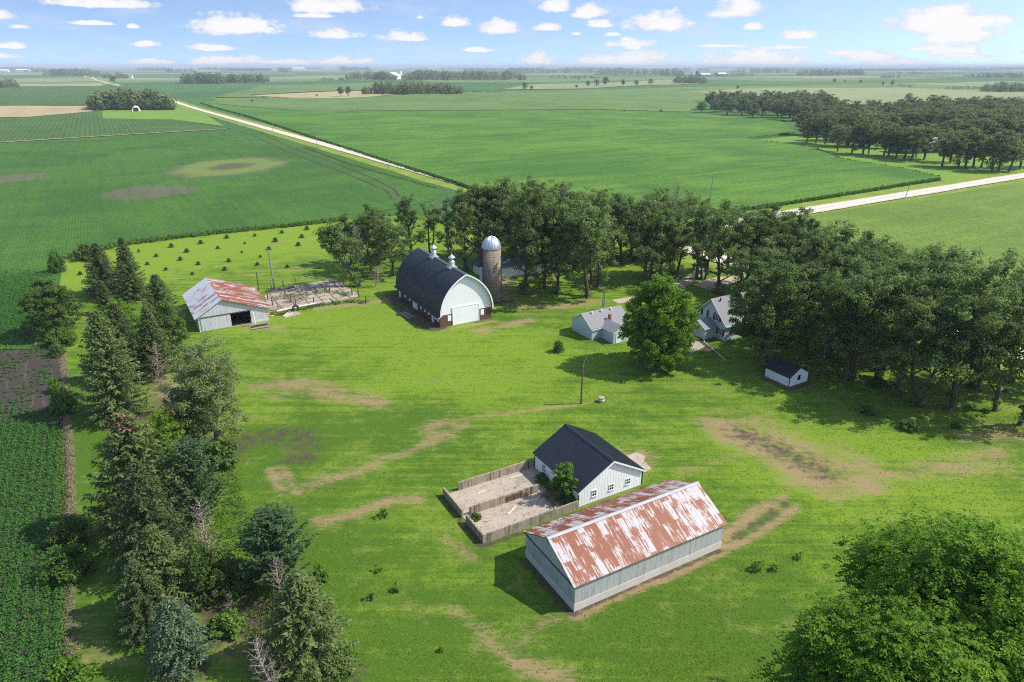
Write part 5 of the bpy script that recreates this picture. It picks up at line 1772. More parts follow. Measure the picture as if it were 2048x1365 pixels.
def build_windbreak():
    T = [  # base, top, proto, own height, width, name, label
        (212, 588, 486, 'spruce2', 14, 1.05, 'spruce', 'broad dark spruce, left of the two at the plantation corner'),
        (268, 600, 474, 'spruce1', 15, 0.95, 'spruce', 'narrow pointed spruce, right of the two at the plantation corner'),
        (330, 655, 548, 'spruce0', 15, 1.15, 'spruce', 'spruce pressed against the left wall of the pole barn'),
        (116, 672, 556, 'round_dark', 12, 1.1, 'tree', 'big round dark broadleaf tree alone on the left field margin'),
        (248, 668, 596, 'round_green', 8, 1.1, 'tree', 'rounded fresh green tree between the corner spruces and pole barn'),
        (215, 628, 560, 'spruce0', 15, 1.0, 'spruce', 'small spruce with brown lower boughs below the corner pair'),
        (240, 832, 618, 'spruce0', 15, 0.92, 'spruce', 'tallest spruce in the middle of the windbreak, above the brown topped one'),
        (262, 760, 606, 'spruce2', 14, 0.85, 'spruce', 'dark spruce behind the tallest windbreak spruce'),
        (318, 748, 612, 'spruce1', 15, 1.0, 'spruce', 'slender dark spruce left of the pale willow'),
        (345, 712, 600, 'shrub_tree', 6, 0.62, 'tree', 'dark broadleaf thicket beside the pole barn corner'),
        (300, 1060, 826, 'spruce_brown', 14, 1.05, 'spruce', 'wide spruce with a rusty brown dying top'),
        (318, 1140, 922, 'spruce2', 14, 0.85, 'spruce', 'dark spruce directly below the brown topped spruce'),
        (300, 1262, 1120, 'spruce2', 14, 0.95, 'spruce', 'dark spruce at the lower left edge of the windbreak'),
        (340, 930, 815, 'round_green', 8, 0.8, 'tree', 'dark leafy tree between the tallest spruce and the brown topped one'),
        (285, 700, 620, 'round_green', 8, 0.85, 'tree', 'leafy green tree in front of the pole barn spruce'),
        (420, 1200, 1085, 'shrub_tree', 6, 0.7, 'tree', 'shaded leafy tree right of the olive green spruce'),
        (402, 1045, 888, 'pine', 8.5, 1.0, 'pine', 'dark tufted pine right of the brown topped spruce'),
        (338, 1222, 1052, 'spruce1', 15, 1.35, 'spruce', 'olive green spruce behind the blue green one'),
        (366, 1332, 1200, 'blue_spruce', 7.5, 0.95, 'spruce', 'bushy pale blue green spruce at the bottom left'),
        (562, 1168, 1026, 'pine', 8.5, 1.32, 'pine', 'dark bushy pine standing alone at the lawn edge'),
        (618, 1322, 1142, 'spruce0', 15, 1.3, 'spruce', 'olive spruce at the bottom, below the bushy lawn edge pine'),
        (436, 890, 664, 'willow', 13.5, 1.05, 'willow', 'tall airy silver green willow beside the lawn'),
        (385, 888, 770, 'shrub_tree', 6, 0.62, 'tree', 'dark leafy shrub tree at the foot of the willow'),
        (430, 930, 880, 'bush1', 1.5, 0.9, 'bush', 'low dark bush at the foot of the willow'),
        (172, 520, 486, 'bush1', 1.5, 0.7, 'bush', 'dark bush on the field edge behind the corner spruces')]
    for k, (x, y, ty, kind, H0, wd, nm, label) in enumerate(T):
        h = height(x, y, ty)
        s = h / H0
        tree(kind, nm, at(x, y), s, RR.random() * 6.28, label, nm, None, wd * (1.16 if nm in ('spruce', 'pine') else 1.06), ('stem', 'foliage') if nm == 'bush' else ('trunk', 'crown'))
    D = [(318, 765, 684, 'dead0', 7, 1.0, 'brownish dead conifer between the tallest spruce and the willow'),
         (345, 826, 752, 'dead1', 6, 1.1, 'grey dead conifer at the left foot of the willow'),
         (422, 1120, 992, 'dead0', 7, 0.9, 'pinkish dead conifer with bare drooping branches beside the dark pine'),
         (575, 1218, 1120, 'dead1', 6, 1.0, 'bare pinkish dead tree in front of the bushy lawn edge pine'),
         (548, 1385, 1276, 'dead1', 6, 1.15, 'bare grey dead tree at the bottom edge of the picture'),
         (460, 1225, 1192, 'dead1', 6, 1.2, 'small stub of dead branches right of the olive spruces')]
    for x, y, ty, kind, H0, wd, label in D:
        tree(kind, 'dead_tree', at(x, y), height(x, y, ty) / H0, RR.random() * 6.28, label, 'dead tree', None, wd, ('branches', None))
    Bs = [(140, 1085, 1035, 'bush_big_dark', 1.0, 'dark leafy bush on the fence line, upper of the close pair'), (138, 1150, 1095, 'bush_big', 1.1, 'pale leafy bush on the fence line, lower of the close pair'),
          (152, 1362, 1318, 'bush2', 0.9, 'bright green bush at the bottom of the fence line'), (135, 820, 770, 'bush_big', 0.8, 'green bush on the fence line beside the bare soil'),
          (113, 785, 755, 'bush2', 0.5, 'slim bright weed clump on the bare soil margin'), (116, 712, 686, 'bush_big_dark', 0.8, 'grey green bush at the top of the bare soil'),
          (126, 690, 655, 'bush_big', 1.1, 'fresh green bush at the foot of the round margin tree'), (118, 545, 498, 'bush_big', 0.5, 'straggly pale bush at the upper left lawn corner'),
          (445, 1150, 1118, 'bush2', 1.1, 'bright green bush under the pinkish dead conifer'), (395, 905, 885, 'bush0', 0.9, 'low pale bush in front of the willow'),
          (640, 1160, 1130, 'bush2', 0.6, 'yellow green sprig beside the bushy lawn edge pine'), (455, 1262, 1228, 'bush0', 1.0, 'low green bush in the clearing by the dead stub'),
          (300, 1000, 965, 'bush1', 0.9, 'shaded bush at the left foot of the brown topped spruce'), (480, 1165, 1120, 'bush1', 1.1, 'shaded bush left of the bushy lawn edge pine'), (600, 1375, 1340, 'bush1', 1.0, 'dark bush at the bottom edge under the olive spruce')]
    for x, y, ty, kind, wd, label in Bs:
        tree(kind, 'bush', at(x, y), height(x, y, ty) / (2.8 if 'big' in kind else 1.6), RR.random() * 6.28, label, 'bush', None, wd, ('stem', 'foliage'))


def build_foreground_trees():
    for (x, y, kind, s, rz, label) in ((19.9, 25.4, 'walnut', 0.98, 0.6, 'lush walnut tree at the bottom right, nearest the camera'),
                                       (25.2, 29.8, 'walnut_wide', 1.0, 2.1, 'lush walnut tree at the right edge behind the nearest one'),
                                       (33.6, 29.8, 'walnut_wide', 0.98, 4.0, 'walnut tree cut off by the right edge of the picture')):
        tree(kind, 'walnut_tree', (x, y, 0), s, rz, label, 'walnut')


def build_young_trees():
    # planted rows of young spruces in the lime green strip
    rows = [[(278, 505), (343, 495), (402, 488), (510, 473), (564, 467), (614, 460), (665, 455)],
            [(313, 514), (374, 505), (454, 470 + 7), (490, 488), (551, 484), (604, 476)],
            [(295, 530), (361, 521), (436, 498), (484, 506), (538, 500), (597, 492)],
            [(332, 541), (397, 530), (458, 524), (521, 515), (648, 486)],
            [(385, 550), (450, 541), (515, 531), (575, 536)], [(161, 550)]]
    rows[-1] = rows[-1][:1]
    tmpl = None
    names = ('in the row along the crop edge', 'in the second row from the crop edge', 'in the third row from the crop edge', 'in the fourth row from the crop edge', 'in the row nearest the pole barn', 'alone left of the corner spruces')
    words = ('first', 'second', 'third', 'fourth', 'fifth', 'sixth', 'seventh')
    for rnm, row in zip(names, rows):
        for k, (x, y) in enumerate(sorted(row)):
            lab = ('young spruce bush ' + rnm) if len(row) == 1 else '%s young spruce from the left %s' % (words[k], rnm)
            s = RR.uniform(0.45, 0.72) if k % 3 else RR.uniform(0.32, 0.52)
            p = at(x, y)
            if tmpl is None:
                tmpl = tree('young_spruce', 'young_spruce', p, s, 0, lab, 'young spruce', 'young spruces planted in rows')
            else:
                copy_tree(tmpl, p, RR.random() * 6, (s * 1.35, s * 1.35, s * 0.8), lab)
    L = [(766, 1034, 1.3, 'leafy whip above the pen corner, nearest the straw streak'), (757, 1143, 0.9, 'small sapling left of the pen, upper of three'),
         (793, 1182, 0.95, 'small sapling left of the shed, right of three'), (742, 1198, 0.95, 'small sapling left of the shed, lowest of three'), (882, 1304, 0.6, 'tiny yellow sapling alone on the bottom lawn'),
         (1514, 1142, 1.35, 'tallest sapling right of the rusty shed'), (1548, 1142, 0.9, 'small sapling just right of the tallest one'), (1598, 1118, 0.9, 'pale sapling between rusty shed and walnut trees'), (1686, 1088, 1.0, 'sapling nearest the walnut trees')]
    for x, y, s, lab in L:
        tree('whip', 'sapling', at(x, y), s, RR.random() * 6, lab, 'sapling', 'saplings on the mown lawn', 1.0, ('stem', 'foliage'))
    tree('yucca', 'shrub', at(1117, 704), 1.0, 0, 'spiky dark green shrub alone on the lawn below the garage', 'shrub', None, 1.0, ('stem', 'foliage'))
    for x, y, s, lab in ((1735, 828, 0.8, 'dark shrub in the tree shade below the oaks'), (1818, 860, 0.9, 'dark shrub low in the tree shade near its edge'), (1972, 826, 0.35, 'tiny dark shrub in sun right of the last oak'), (1270, 522, 0.8, 'small round evergreen on the lawn behind the garage'),
                         (1912, 856, 0.5, 'small dark shrub at the right end of the shade'), (1755, 772, 0.9, 'brush at the foot of an oak right of the white shed')):
        tree('bush1', 'bush', at(x, y), s, RR.random() * 6, lab, 'bush', None, 1.0, ('stem', 'foliage'))
    tree('pen_tree', 'sapling_tree', at(1128, 1000), 1.05, 0.5, 'bright green sapling tree growing in the concrete pen against the wall', 'tree', None, 1.25)
    tree('bush1', 'bush', at(1140, 1004), 0.9, 0.2, 'dark vine bush at the foot of the pen sapling', 'bush', None, 1.0, ('stem', 'foliage'))
    tree('bush0', 'bush', at(1083, 962), 0.6, 0.2, 'low weeds at the far corner of the pen', 'bush', None, 1.0, ('stem', 'foliage'))
    tree('bush0', 'bush', at(952, 1038), 0.45, 1.2, 'weeds in the gap of the pen wall', 'bush', None, 1.0, ('stem', 'foliage'))


def build_right_woods():
    """oaks along the right hand gravel road, and the wood behind them"""
    G = 'oaks beyond the right hand gravel road'
    front = [(1613, 287), (1632, 287), (1675, 304), (1703, 308), (1725, 310), (1737, 309), (1767, 312), (1777, 314), (1792, 316), (1808, 318), (1822, 322), (1832, 314), (1848, 320), (1884, 334), (1900, 326), (1916, 337), (1930, 336), (1946, 336), (1962, 335), (1983, 344), (1996, 345), (2018, 344), (2040, 338), (2062, 335), (1650, 290), (1690, 296)]
    deep = []
    R2 = random.Random(4)
    for (y, x0, x1, st, ty) in ((296, 1690, 2060, 24, 0), (284, 1640, 2070, 24, 0), (272, 1600, 2080, 22, 0), (262, 1640, 2080, 22, 0), (252, 1660, 2080, 22, 0), (244, 1690, 2090, 24, 0), (236, 1730, 2090, 26, 0), (228, 1850, 2090, 26, 0)):
        x = x0 + R2.random() * st
        while x < x1:
            if not (1785 < x < 1880 and y > 282):
                deep.append((x, y + R2.uniform(-3, 3)))
            x += st * R2.uniform(0.75, 1.25)
    for k, (x, y) in enumerate(front):
        p = at(x, y)
        h = R2.uniform(14.5, 18.5)
        tree('far_oak%d' % (k % 4), 'oak', p, h / 17.5, R2.random() * 6.28, 'front rank oak along the pasture edge beyond the right gravel road', 'oak', G + ', front rank', R2.uniform(1.2, 1.45))
    for k, (x, y) in enumerate(deep):
        p = at(x, y)
        h = R2.uniform(15, 20)
        tree('far_oak%d' % ((k * 3) % 4), 'oak', p, h / 17.5, R2.random() * 6.28, 'oak in the thick of the wood behind the right hand pasture', 'oak', G + ', inner wood', R2.uniform(1.45, 1.8))
    # the separate round wood left of it
    n = 0
    for (y, x0, x1, st) in ((241, 1560, 1680, 24), (236, 1500, 1690, 25), (230, 1440, 1680, 25), (225, 1392, 1670, 25), (219, 1420, 1660, 24), (213, 1440, 1650, 24), (207, 1470, 1640, 26)):
        x = x0 + R2.random() * 14
        while x < x1:
            h = R2.uniform(15, 21) * (0.6 if x < 1415 else 1)
            tree('far_round' if n % 3 else 'far_oak1', 'oak', at(x, y + R2.uniform(-2, 2)), h / 17.5, R2.random() * 6.28, 'oak in the rounded wood that borders the big corn field', 'oak', 'trees of the rounded wood by the corn field', R2.uniform(1.3, 1.7))
            n += 1
            x += st * R2.uniform(0.8, 1.25)


build_grove()
build_windbreak()
build_foreground_trees()
build_young_trees()
build_right_woods()


# ------------------------------------------------------------------ crops and rank grass that nobody could count
def see_np(P):
    q = P - np.array([0, 0, CAM_H])
    zc = q[:, 1] * CS - q[:, 2] * SN
    return CX + FPX * q[:, 0] / zc, CY + FPX * (-q[:, 1] * SN - q[:, 2] * CS) / zc


def build_soybeans():
    rng = np.random.default_rng(77)
    a = A_AZ
    ux, uy = np.array([math.cos(a), math.sin(a)]), np.array([-math.sin(a), math.cos(a)])
    u = np.arange(-60, 60, 0.76)
    v = np.arange(-10, 200, 0.26)
    U, Vv = np.meshgrid(u, v, indexing='ij')
    U = U + rng.normal(size=U.shape) * 0.13
    Vv = Vv + rng.normal(size=U.shape) * 0.08
    P = np.zeros((U.size, 3))
    P[:, :2] = U.ravel()[:, None] * ux + Vv.ravel()[:, None] * uy
    P = P[P[:, 1] > 15]
    x, y = see_np(P)
    lim = np.interp(y, [500, 560, 640, 690, 840, 1365, 2200], [108, 104, 100, 98, 116, 122, 130]) + rng.normal(size=len(x)) * 4
    keep = (x > -140) & (x < lim) & (y > 540) & (y < 1500)
    wave = np.sin(P[:, 0] * 0.9 + 2 * np.sin(P[:, 1] * 0.25)) * np.cos(P[:, 1] * 0.5)
    sparse = np.interp(y, [655, 700, 815, 850], [0, 1, 1, 0])
    left = np.clip((60 - x) / 120, 0, 1)
    dens = 1 - sparse * (0.80 + 0.12 * left - 0.22 * wave)
    dens *= np.interp(y, [540, 585], [0.0, 1])
    keep &= rng.random(len(x)) < dens
    P, sp = P[keep], sparse[keep]
    lv = Leaves(rng)
    n = len(P)
    hz = np.where(sp > 0.3, 0.28, 0.62) * rng.uniform(0.8, 1.15, n)
    for k in range(26):
        az = rng.random(n) * 6.28
        rr = rng.uniform(0.02, 0.52, n) * np.where(sp > 0.3, 0.55, 1)
        C = P + np.stack([np.cos(az) * rr, np.sin(az) * rr, hz * (1 - 0.5 * rr * rr * 4) * rng.uniform(0.55, 1.05, n)], 1)
        nd = np.stack([np.cos(az) * 0.45, np.sin(az) * 0.45, np.ones(n)], 1) + rng.normal(size=(n, 3)) * 0.38
        lv.add(C, nd, rng.uniform(0.13, 0.22, n), rng.uniform(0.10, 0.17, n), rng.random(n) * 0.55 + 0.45 * rng.random(n))
    o = link_mesh('soybean_plants', lv.mesh('soybean_plants', [M['soy_leaf']]))
    tag(o, 'rows of dark green soybean plants filling the field at the left edge', 'crop', kind='stuff')


def strip(name, pts, width, hgt, mat, per_m, leaves, size, label, cat, seed, upright=0.3, lift=0.0, wf=(0.35, 0.6)):
    rng = np.random.default_rng(seed)
    lv = Leaves(rng)
    P = [at(*p) for p in pts]
    for a, b in zip(P[:-1], P[1:]):
        d = b - a
        L = d.length
        n = int(L * per_m)
        t = rng.random(n)
        w = rng.uniform(-0.5, 0.5, n) * width
        nx, ny = -d.y / L, d.x / L
        h = hgt * rng.uniform(0.55, 1.15, n)
        for k in range(leaves):
            C = np.stack([a.x + d.x * t + nx * w + rng.normal(size=n) * 0.22, a.y + d.y * t + ny * w + rng.normal(size=n) * 0.22, np.zeros(n)], 1)
            C[:, 2] = terrain(C[:, 0], C[:, 1]) + h * rng.uniform(0.15, 1.0, n) + lift
            nd = rng.normal(size=(n, 3)) + np.array([0, 0, 0.6 - upright])
            ax = rng.normal(size=(n, 3)) * 0.6 + np.array([0, 0, upright * 2])
            lv.add(C, nd, size * rng.uniform(0.7, 1.3, n), size * rng.uniform(wf[0], wf[1], n), rng.random(n), axis=ax)
    o = link_mesh(name, lv.mesh(name, [M[mat]]))
    return tag(o, label, cat, kind='stuff')


def build_strips():
    strip('weeds', [(128, 518), (240, 491), (420, 469), (600, 451), (692, 440)], 3.0, 0.9, 'weed_leaf', 11, 9, 0.5, 'tall bright green weeds along the crop edge above the young spruces', 'weeds', 1, 0.5)
    strip('corn_plants', [(402, 208), (505, 237), (640, 282), (780, 327), (905, 367), (1000, 398)], 1.0, 1.25, 'corn_leaf', 3, 8, 0.7, 'dark wall of corn plants along the left gravel road', 'corn', 2, 0.8)
    strip('corn_plants', [(1330, 439), (1500, 422), (1590, 408), (1740, 384), (1880, 361)], 1.0, 1.3, 'corn_leaf', 5, 8, 0.6, 'wall of corn plants along the right gravel road', 'corn', 3, 0.8)
    strip('corn_plants', [(1880, 359), (1800, 341), (1680, 322), (1630, 300), (1530, 286)], 1.0, 1.3, 'corn_leaf', 4, 8, 0.7, 'corn plants along the curved field edge below the right hand oaks', 'corn', 4, 0.8)
    strip('dry_grass', [(126, 700), (132, 820), (140, 900), (143, 1000), (137, 1180), (143, 1365), (150, 1500)], 0.3, 0.3, 'dry_grass', 11, 12, 0.5, 'strip of bleached dead grass along the left fence line', 'dry grass', 5, 0.7, wf=(0.06, 0.12))
    strip('weeds', [(118, 860), (122, 1000), (124, 1180), (128, 1365), (132, 1480)], 0.9, 0.45, 'weed_leaf', 16, 8, 0.22, 'low green weeds beside the dead grass strip', 'weeds', 6, 0.2)
    strip('weeds', [(1090, 968), (1118, 992), (1146, 1012)], 1.3, 0.5, 'weed_leaf', 26, 8, 0.22, 'rank weeds along the foot of the white building inside the pen', 'weeds', 7, 0.2)
    strip('dry_grass', [(1092, 985), (1125, 1012)], 1.5, 0.3, 'dry_grass', 30, 6, 0.35, 'bleached dry weeds inside the pen', 'dry grass', 8, 0.6)
    strip('weeds', [(555, 630), (640, 612), (700, 604), (735, 606)], 1.6, 0.35, 'weed_leaf', 9, 8, 0.3, 'patchy weeds along the near edge of the corral slab', 'weeds', 9, 0.2)
    strip('weeds', [(548, 600), (600, 592), (660, 584), (700, 590)], 2.4, 0.5, 'dark_leaf', 7, 8, 0.3, 'dark weeds growing through the middle of the corral slab', 'weeds', 14, 0.2)
    strip('weeds', [(420, 950), (470, 1140), (520, 1230), (600, 1300), (690, 1365)], 5.0, 0.4, 'weed_leaf', 30, 7, 0.24, 'rank ground weeds under the windbreak trees', 'weeds', 10, 0.2)
    strip('weeds', [(610, 297), (700, 330), (780, 352), (872, 378)], 1.6, 0.3, 'weed_leaf', 4, 7, 0.4, 'rank roadside weeds between the soybean field and gravel road', 'weeds', 12, 0.3)


# ------------------------------------------------------------------ poles, posts, logs and yard clutter
def pole(px, py, ty, r, mat, name, label, cat, group=None, arms=0, arm_az=0.0, lean=0.0):
    p = at(px, py)
    h = height(px, py, ty)
    root = empty(name, p, arm_az, label, cat, group)
    MB().tube([(0, 0, -0.3), (lean * 0.5, 0, h * 0.5), (lean, 0, h)], [r, r * 0.85, r * 0.7], 8).build('post', M[mat], root)
    for k in range(arms):
        z = h - 0.35 - k * 1.6
        b = MB()
        b.box(-1.5 + lean, 1.5 + lean, -0.08, 0.08, z - 0.08, z + 0.08)
        for x in (-1.35, -0.7, 0.7, 1.35):
            b.lathe([(0.06, z + 0.08), (0.09, z + 0.2), (0.03, z + 0.3)], x + lean, 0, 6)
        b.build('crossarm', M['pole_pale'], root)
    return root


def build_poles():
    az = math.radians(38)
    G = 'utility poles along the left gravel road'
    for k, (x, y, ty, arms, lab) in enumerate(((947, 368, 307, 0, 'bare utility pole by the corn edge where the left road meets the grove'), (777, 339, 279, 2, 'utility pole with crossarms, nearest of those along the left road'), (635, 297, 252, 2, 'second utility pole with crossarms along the left road'),
                                              (546, 263, 229, 2, 'third utility pole with crossarms along the left road'), (484, 242, 212, 2, 'fourth utility pole with crossarms along the left road'), (431, 229, 207, 2, 'farthest utility pole, near the round wood'))):
        pole(x, y, ty, 0.17, 'pole_pale', 'utility_pole', lab, 'utility pole', G, arms, az, 0.1)
    pole(1418, 410, 352, 0.17, 'pole_pale', 'utility_pole', 'slim utility pole rising behind the grove before the corn', 'utility pole', None, 0, 0, 0.4)
    pole(1810, 397, 373, 0.12, 'pole_pale', 'utility_pole', 'short leaning pole beside the right gravel road', 'utility pole', None, 0, 0, 0.6)
    pole(549, 578, 500, 0.19, 'pole_pale', 'utility_pole', 'tall bare pole at the corner of the corral', 'pole', None, 0, 0, -0.2)
    pole(1162, 808, 733, 0.14, 'wood_pole', 'yard_pole', 'dark wooden pole standing in the middle of the lawn', 'pole', None, 0, 0, 0.05)
    pole(1205, 614, 574, 0.10, 'pole_pale', 'yard_pole', 'left pole of the close pair behind the garage', 'pole')
    pole(1208.5, 614, 574, 0.10, 'pole_pale', 'yard_pole', 'right pole of the close pair behind the garage', 'pole')
    def wire(a, b, sag, label):
        pts = [a.lerp(b, t / 12) - Vector((0, 0, sag * 4 * (t / 12) * (1 - t / 12))) for t in range(13)]
        tag(MB().tube(pts, 0.009, 4).build('power_line', M['grey_metal']), label, 'wire')
    top = lambda x, y, ty: at(x, y) + Vector((0, 0, height(x, y, ty) - 0.3))
    wire(top(1162, 808, 733), top(1205, 614, 574), 0.8, 'thin wire from the lawn pole to the pole pair behind the garage')
    lp = [(947, 368, 307), (777, 339, 279), (635, 297, 252), (546, 263, 229), (484, 242, 212), (431, 229, 207)]
    for k, (a, b) in enumerate(zip(lp[:-1], lp[1:])):
        wire(top(*a), top(*b), 1.2, '%s span of thin wire along the left gravel road, counted from the grove' % ('first', 'second', 'third', 'fourth', 'fifth')[k])
    posts = [(518, 582, 545, 'tall thin fence post behind the pole barn'), (543, 579, 560, 'dark fence post left of the tall corral pole'), (567, 573, 561, 'small fence post right of the tall corral pole'), (593, 569, 550, 'stout fence post with wires at the corral back'),
             (606, 585, 567, 'dark post in the middle of the corral slab'), (571, 595, 576, 'post in the left half of the corral slab'), (536, 600, 580, 'post at the left edge of the corral'), (546, 612, 595, 'post just right of the pole barn roof edge'),
             (557, 621, 604, 'post at the end of the long pale log'), (583, 605, 590, 'short post in front of the dark middle post'), (593, 615, 598, 'dark post above the long pale log'), (628, 605, 595, 'thick dark post near the log end'), (615, 596, 583, 'thin post at the middle of the corral'),
             (659, 584, 570, 'post in the shaded half of the corral'), (671, 575, 563, 'post at the shaded back of the corral'), (687, 569, 553, 'dark post under the leaning oak crown'), (691, 574, 560, 'second dark post under the leaning oak crown'), (705, 590, 576, 'post left of the leaning oak trunk'),
             (718, 596, 576, 'post below the leaning oak trunk'), (732, 608, 592, 'pale topped post at the near right corral corner'), (780, 597, 587, 'short pale post beside the barn wall')]
    for x, y, ty, lab in posts:
        p = at(x, y)
        h = height(x, y, ty)
        b = MB().tube([(0, 0, -0.2), (RR.uniform(-0.1, 0.1), 0, h)], [0.13, 0.11], 7)
        o = b.build('fence_post', M['wood_pole' if RR.random() < 0.7 else 'pole_pale'])
        o.location = p
        tag(o, lab, 'post', 'posts round the corral')
    # wires on the back fence
    w = MB()
    a, b_ = at(593, 569), at(628, 562)
    for z in (0.4, 0.75, 1.1, 1.45):
        w.tube([(a.x, a.y, z), (b_.x, b_.y, z)], 0.02, 4)
    tag(w.build('wire_fence', M['grey_metal']), 'thin wire fence strung from the stout post at the back of the corral', 'fence')
    r1, r2 = at(571, 595), at(606, 585)
    for (x0, y0, x1, y1, lab) in ((571, 595, 606, 585, 'rail across the corral slab between two dark posts'), (583, 605, 615, 596, 'rail between the short posts of the corral'), (536, 600, 571, 595, 'rail at the left end of the corral')):
        a, b_ = at(x0, y0), at(x1, y1)
        m = MB()
        for z in (0.7, 1.25):
            m.tube([(a.x, a.y, z), (b_.x, b_.y, z + 0.05)], 0.05, 5)
        tag(m.build('fence_rail', M['weathered_wood']), lab, 'rail', 'rails in the corral')
    sheet('concrete_slab', [(553, 577), (577, 574), (669, 559), (700, 578), (719, 593), (700, 600), (632, 609), (553, 624), (537, 619), (529, 593)], 'corral_slab', 0.05, 6, 'cracked concrete slab of the old corral')
    sheet('concrete_slab', [(565, 632), (588, 622), (605, 629), (570, 637)], 'slab_concrete', 0.06, 6, 'small pale concrete slab below the tyre')


def log(x0, y0, x1, y1, r, mat, lab, z=0.0, group=None, name='log'):
    a, b = at(x0, y0), at(x1, y1)
    m = MB().tube([(a.x, a.y, r + z), ((a.x + b.x) / 2, (a.y + b.y) / 2 + 0.05, r * 1.05 + z), (b.x, b.y, r * 0.9 + z)], [r, r * 0.95, r * 0.85], 9)
    return tag(m.build(name, M[mat]), lab, name.replace('_', ' '), group)


def build_clutter():
    log(554, 625, 632, 609, 0.20, 'pale_base_board', 'long pale log lying along the near edge of the corral')
    G = 'logs beside the arched barn'
    log(800, 628, 819, 640, 0.17, 'pole_pale', 'palest log of the pile beside the arched barn, nearest the lawn', 0, G)
    log(806, 627, 823, 638, 0.16, 'weathered_wood', 'middle log of the pile beside the arched barn', 0, G)
    log(812, 627, 830, 637, 0.15, 'weathered_wood', 'brown log of the pile beside the arched barn, nearest the wall', 0, G)
    G = 'logs in front of the pole barn'
    log(503, 656, 539, 650, 0.17, 'pole_pale', 'rear log of the stack in front of the pole barn', 0, G)
    log(502, 661, 538, 655, 0.17, 'weathered_wood', 'front log of the stack in front of the pole barn', 0, G)
    log(503, 657, 537, 651, 0.15, 'pole_pale', 'upper log of the stack in front of the pole barn', 0.36, G)
    for k, (x0, y0, x1, y1, lab) in enumerate(((567, 634, 580, 624, 'pale board leaning on rubble by the tyre'), (572, 635, 586, 626, 'second pale board next to the tyre'), (540, 634, 560, 630, 'grey plank lying at the pole barn corner'))):
        a, b = at(x0, y0), at(x1, y1)
        d = (b - a).normalized()
        m = MB().obox((a.x, a.y), (d.x, d.y), (-d.y, d.x), 0, (b - a).length, 0.10, 0.16, -0.12, 0.12)
        tag(m.build('board', M['pale_base_board']), lab, 'board', 'boards by the corral')
    rng = random.Random(9)
    for k in range(14):
        a = at(rng.uniform(556, 690), rng.uniform(580, 612))
        t = math.radians(rng.choice([30, 120, 40, 110, 75]) + rng.uniform(-12, 12))
        L = rng.uniform(1.6, 4.5)
        m = MB().obox((a.x, a.y), (math.cos(t), math.sin(t)), (-math.sin(t), math.cos(t)), 0, L, 0.06, rng.uniform(0.16, 0.3), -0.1, 0.1)
        tag(m.build('timber', M['weathered_wood' if k % 3 else 'wood_pole']), 'weathered timber lying on the cracked corral slab', 'timber', 'timbers strewn over the corral slab')
    rng = random.Random(3)
    for k in range(7):
        c = at(538 + rng.uniform(-3, 16), 630 + rng.uniform(-5, 5))
        bm = bmesh.new()
        bmesh.ops.create_icosphere(bm, subdivisions=2, radius=rng.uniform(0.22, 0.45))
        for v in bm.verts:
            v.co *= 1 + rng.uniform(-0.22, 0.22)
            v.co.z *= 0.6
        me = bpy.data.meshes.new('rubble_lump')
        bm.to_mesh(me)
        bm.free()
        me.materials.append(M['foundation' if k % 2 else 'rust_and_shade'])
        o = link_mesh('rubble_lump', me)
        o.location = (c.x, c.y, 0.14)
        tag(o, 'lump of rubble in the heap at the right corner of the pole barn', 'rubble', 'rubble lumps at the pole barn corner')
    # tyre
    c = at(592, 621)
    ty = MB()
    R, r, n = 0.48, 0.19, 22
    pts = [(R * math.cos(t), R * math.sin(t), 0) for t in np.linspace(0, 2 * math.pi, n + 1)]
    ty.tube(pts, r, 9, cap=False)
    o = ty.build('tyre', M['black_rubber'], None, True)
    o.location = (c.x, c.y, 0.42)
    o.rotation_euler = (math.radians(50), 0.2, 0.4)
    tag(o, 'old black tyre propped at the end of the long pale log', 'tyre')
    # white post with its stay
    p = at(511.5, 652.5)
    r = empty('white_post', p, 0, 'white post with a thin stay in front of the pole barn', 'post')
    h = height(511.5, 652.5, 625)
    MB().tube([(0, 0, -0.1), (-0.15, 0, h)], 0.10, 8).build('post', M['white_paint'], r)
    MB().tube([(-1.25, 0.2, 0.02), (-0.2, 0.02, h * 0.9)], 0.03, 5).build('stay', M['grey_metal'], r)
    # cistern
    p = at(1203, 804)
    r = empty('cistern', p, 0, 'short pale round concrete well head alone on the lawn', 'well head')
    MB().lathe([(0.40, 0), (0.40, 0.56)], 0, 0, 24).build('ring', M['pale_base_board'], r, True)
    MB().lathe([(0.44, 0.562), (0.44, 0.66), (0.40, 0.68)], 0, 0, 24).build('lid', M['slab_concrete'], r)
    # planks inside the pen
    for k, (x0, y0, x1, y1, lab) in enumerate(((955, 989, 972, 982, 'pale plank on the far half of the pen floor'), (1016, 1030, 1032, 1014, 'forked pale stick on the near half of the pen floor'), (1055, 1005, 1076, 999, 'short plank by the pen weeds'), (1020, 958, 1045, 950, 'thin plank lying along the far pen wall'))):
        a, b = at(x0, y0), at(x1, y1)
        d = (b - a).normalized()
        m = MB().obox((a.x, a.y), (d.x, d.y), (-d.y, d.x), 0, (b - a).length, 0.05, 0.11, -0.08, 0.08)
        tag(m.build('plank', M['pale_base_board']), lab, 'plank', 'planks on the pen floor')


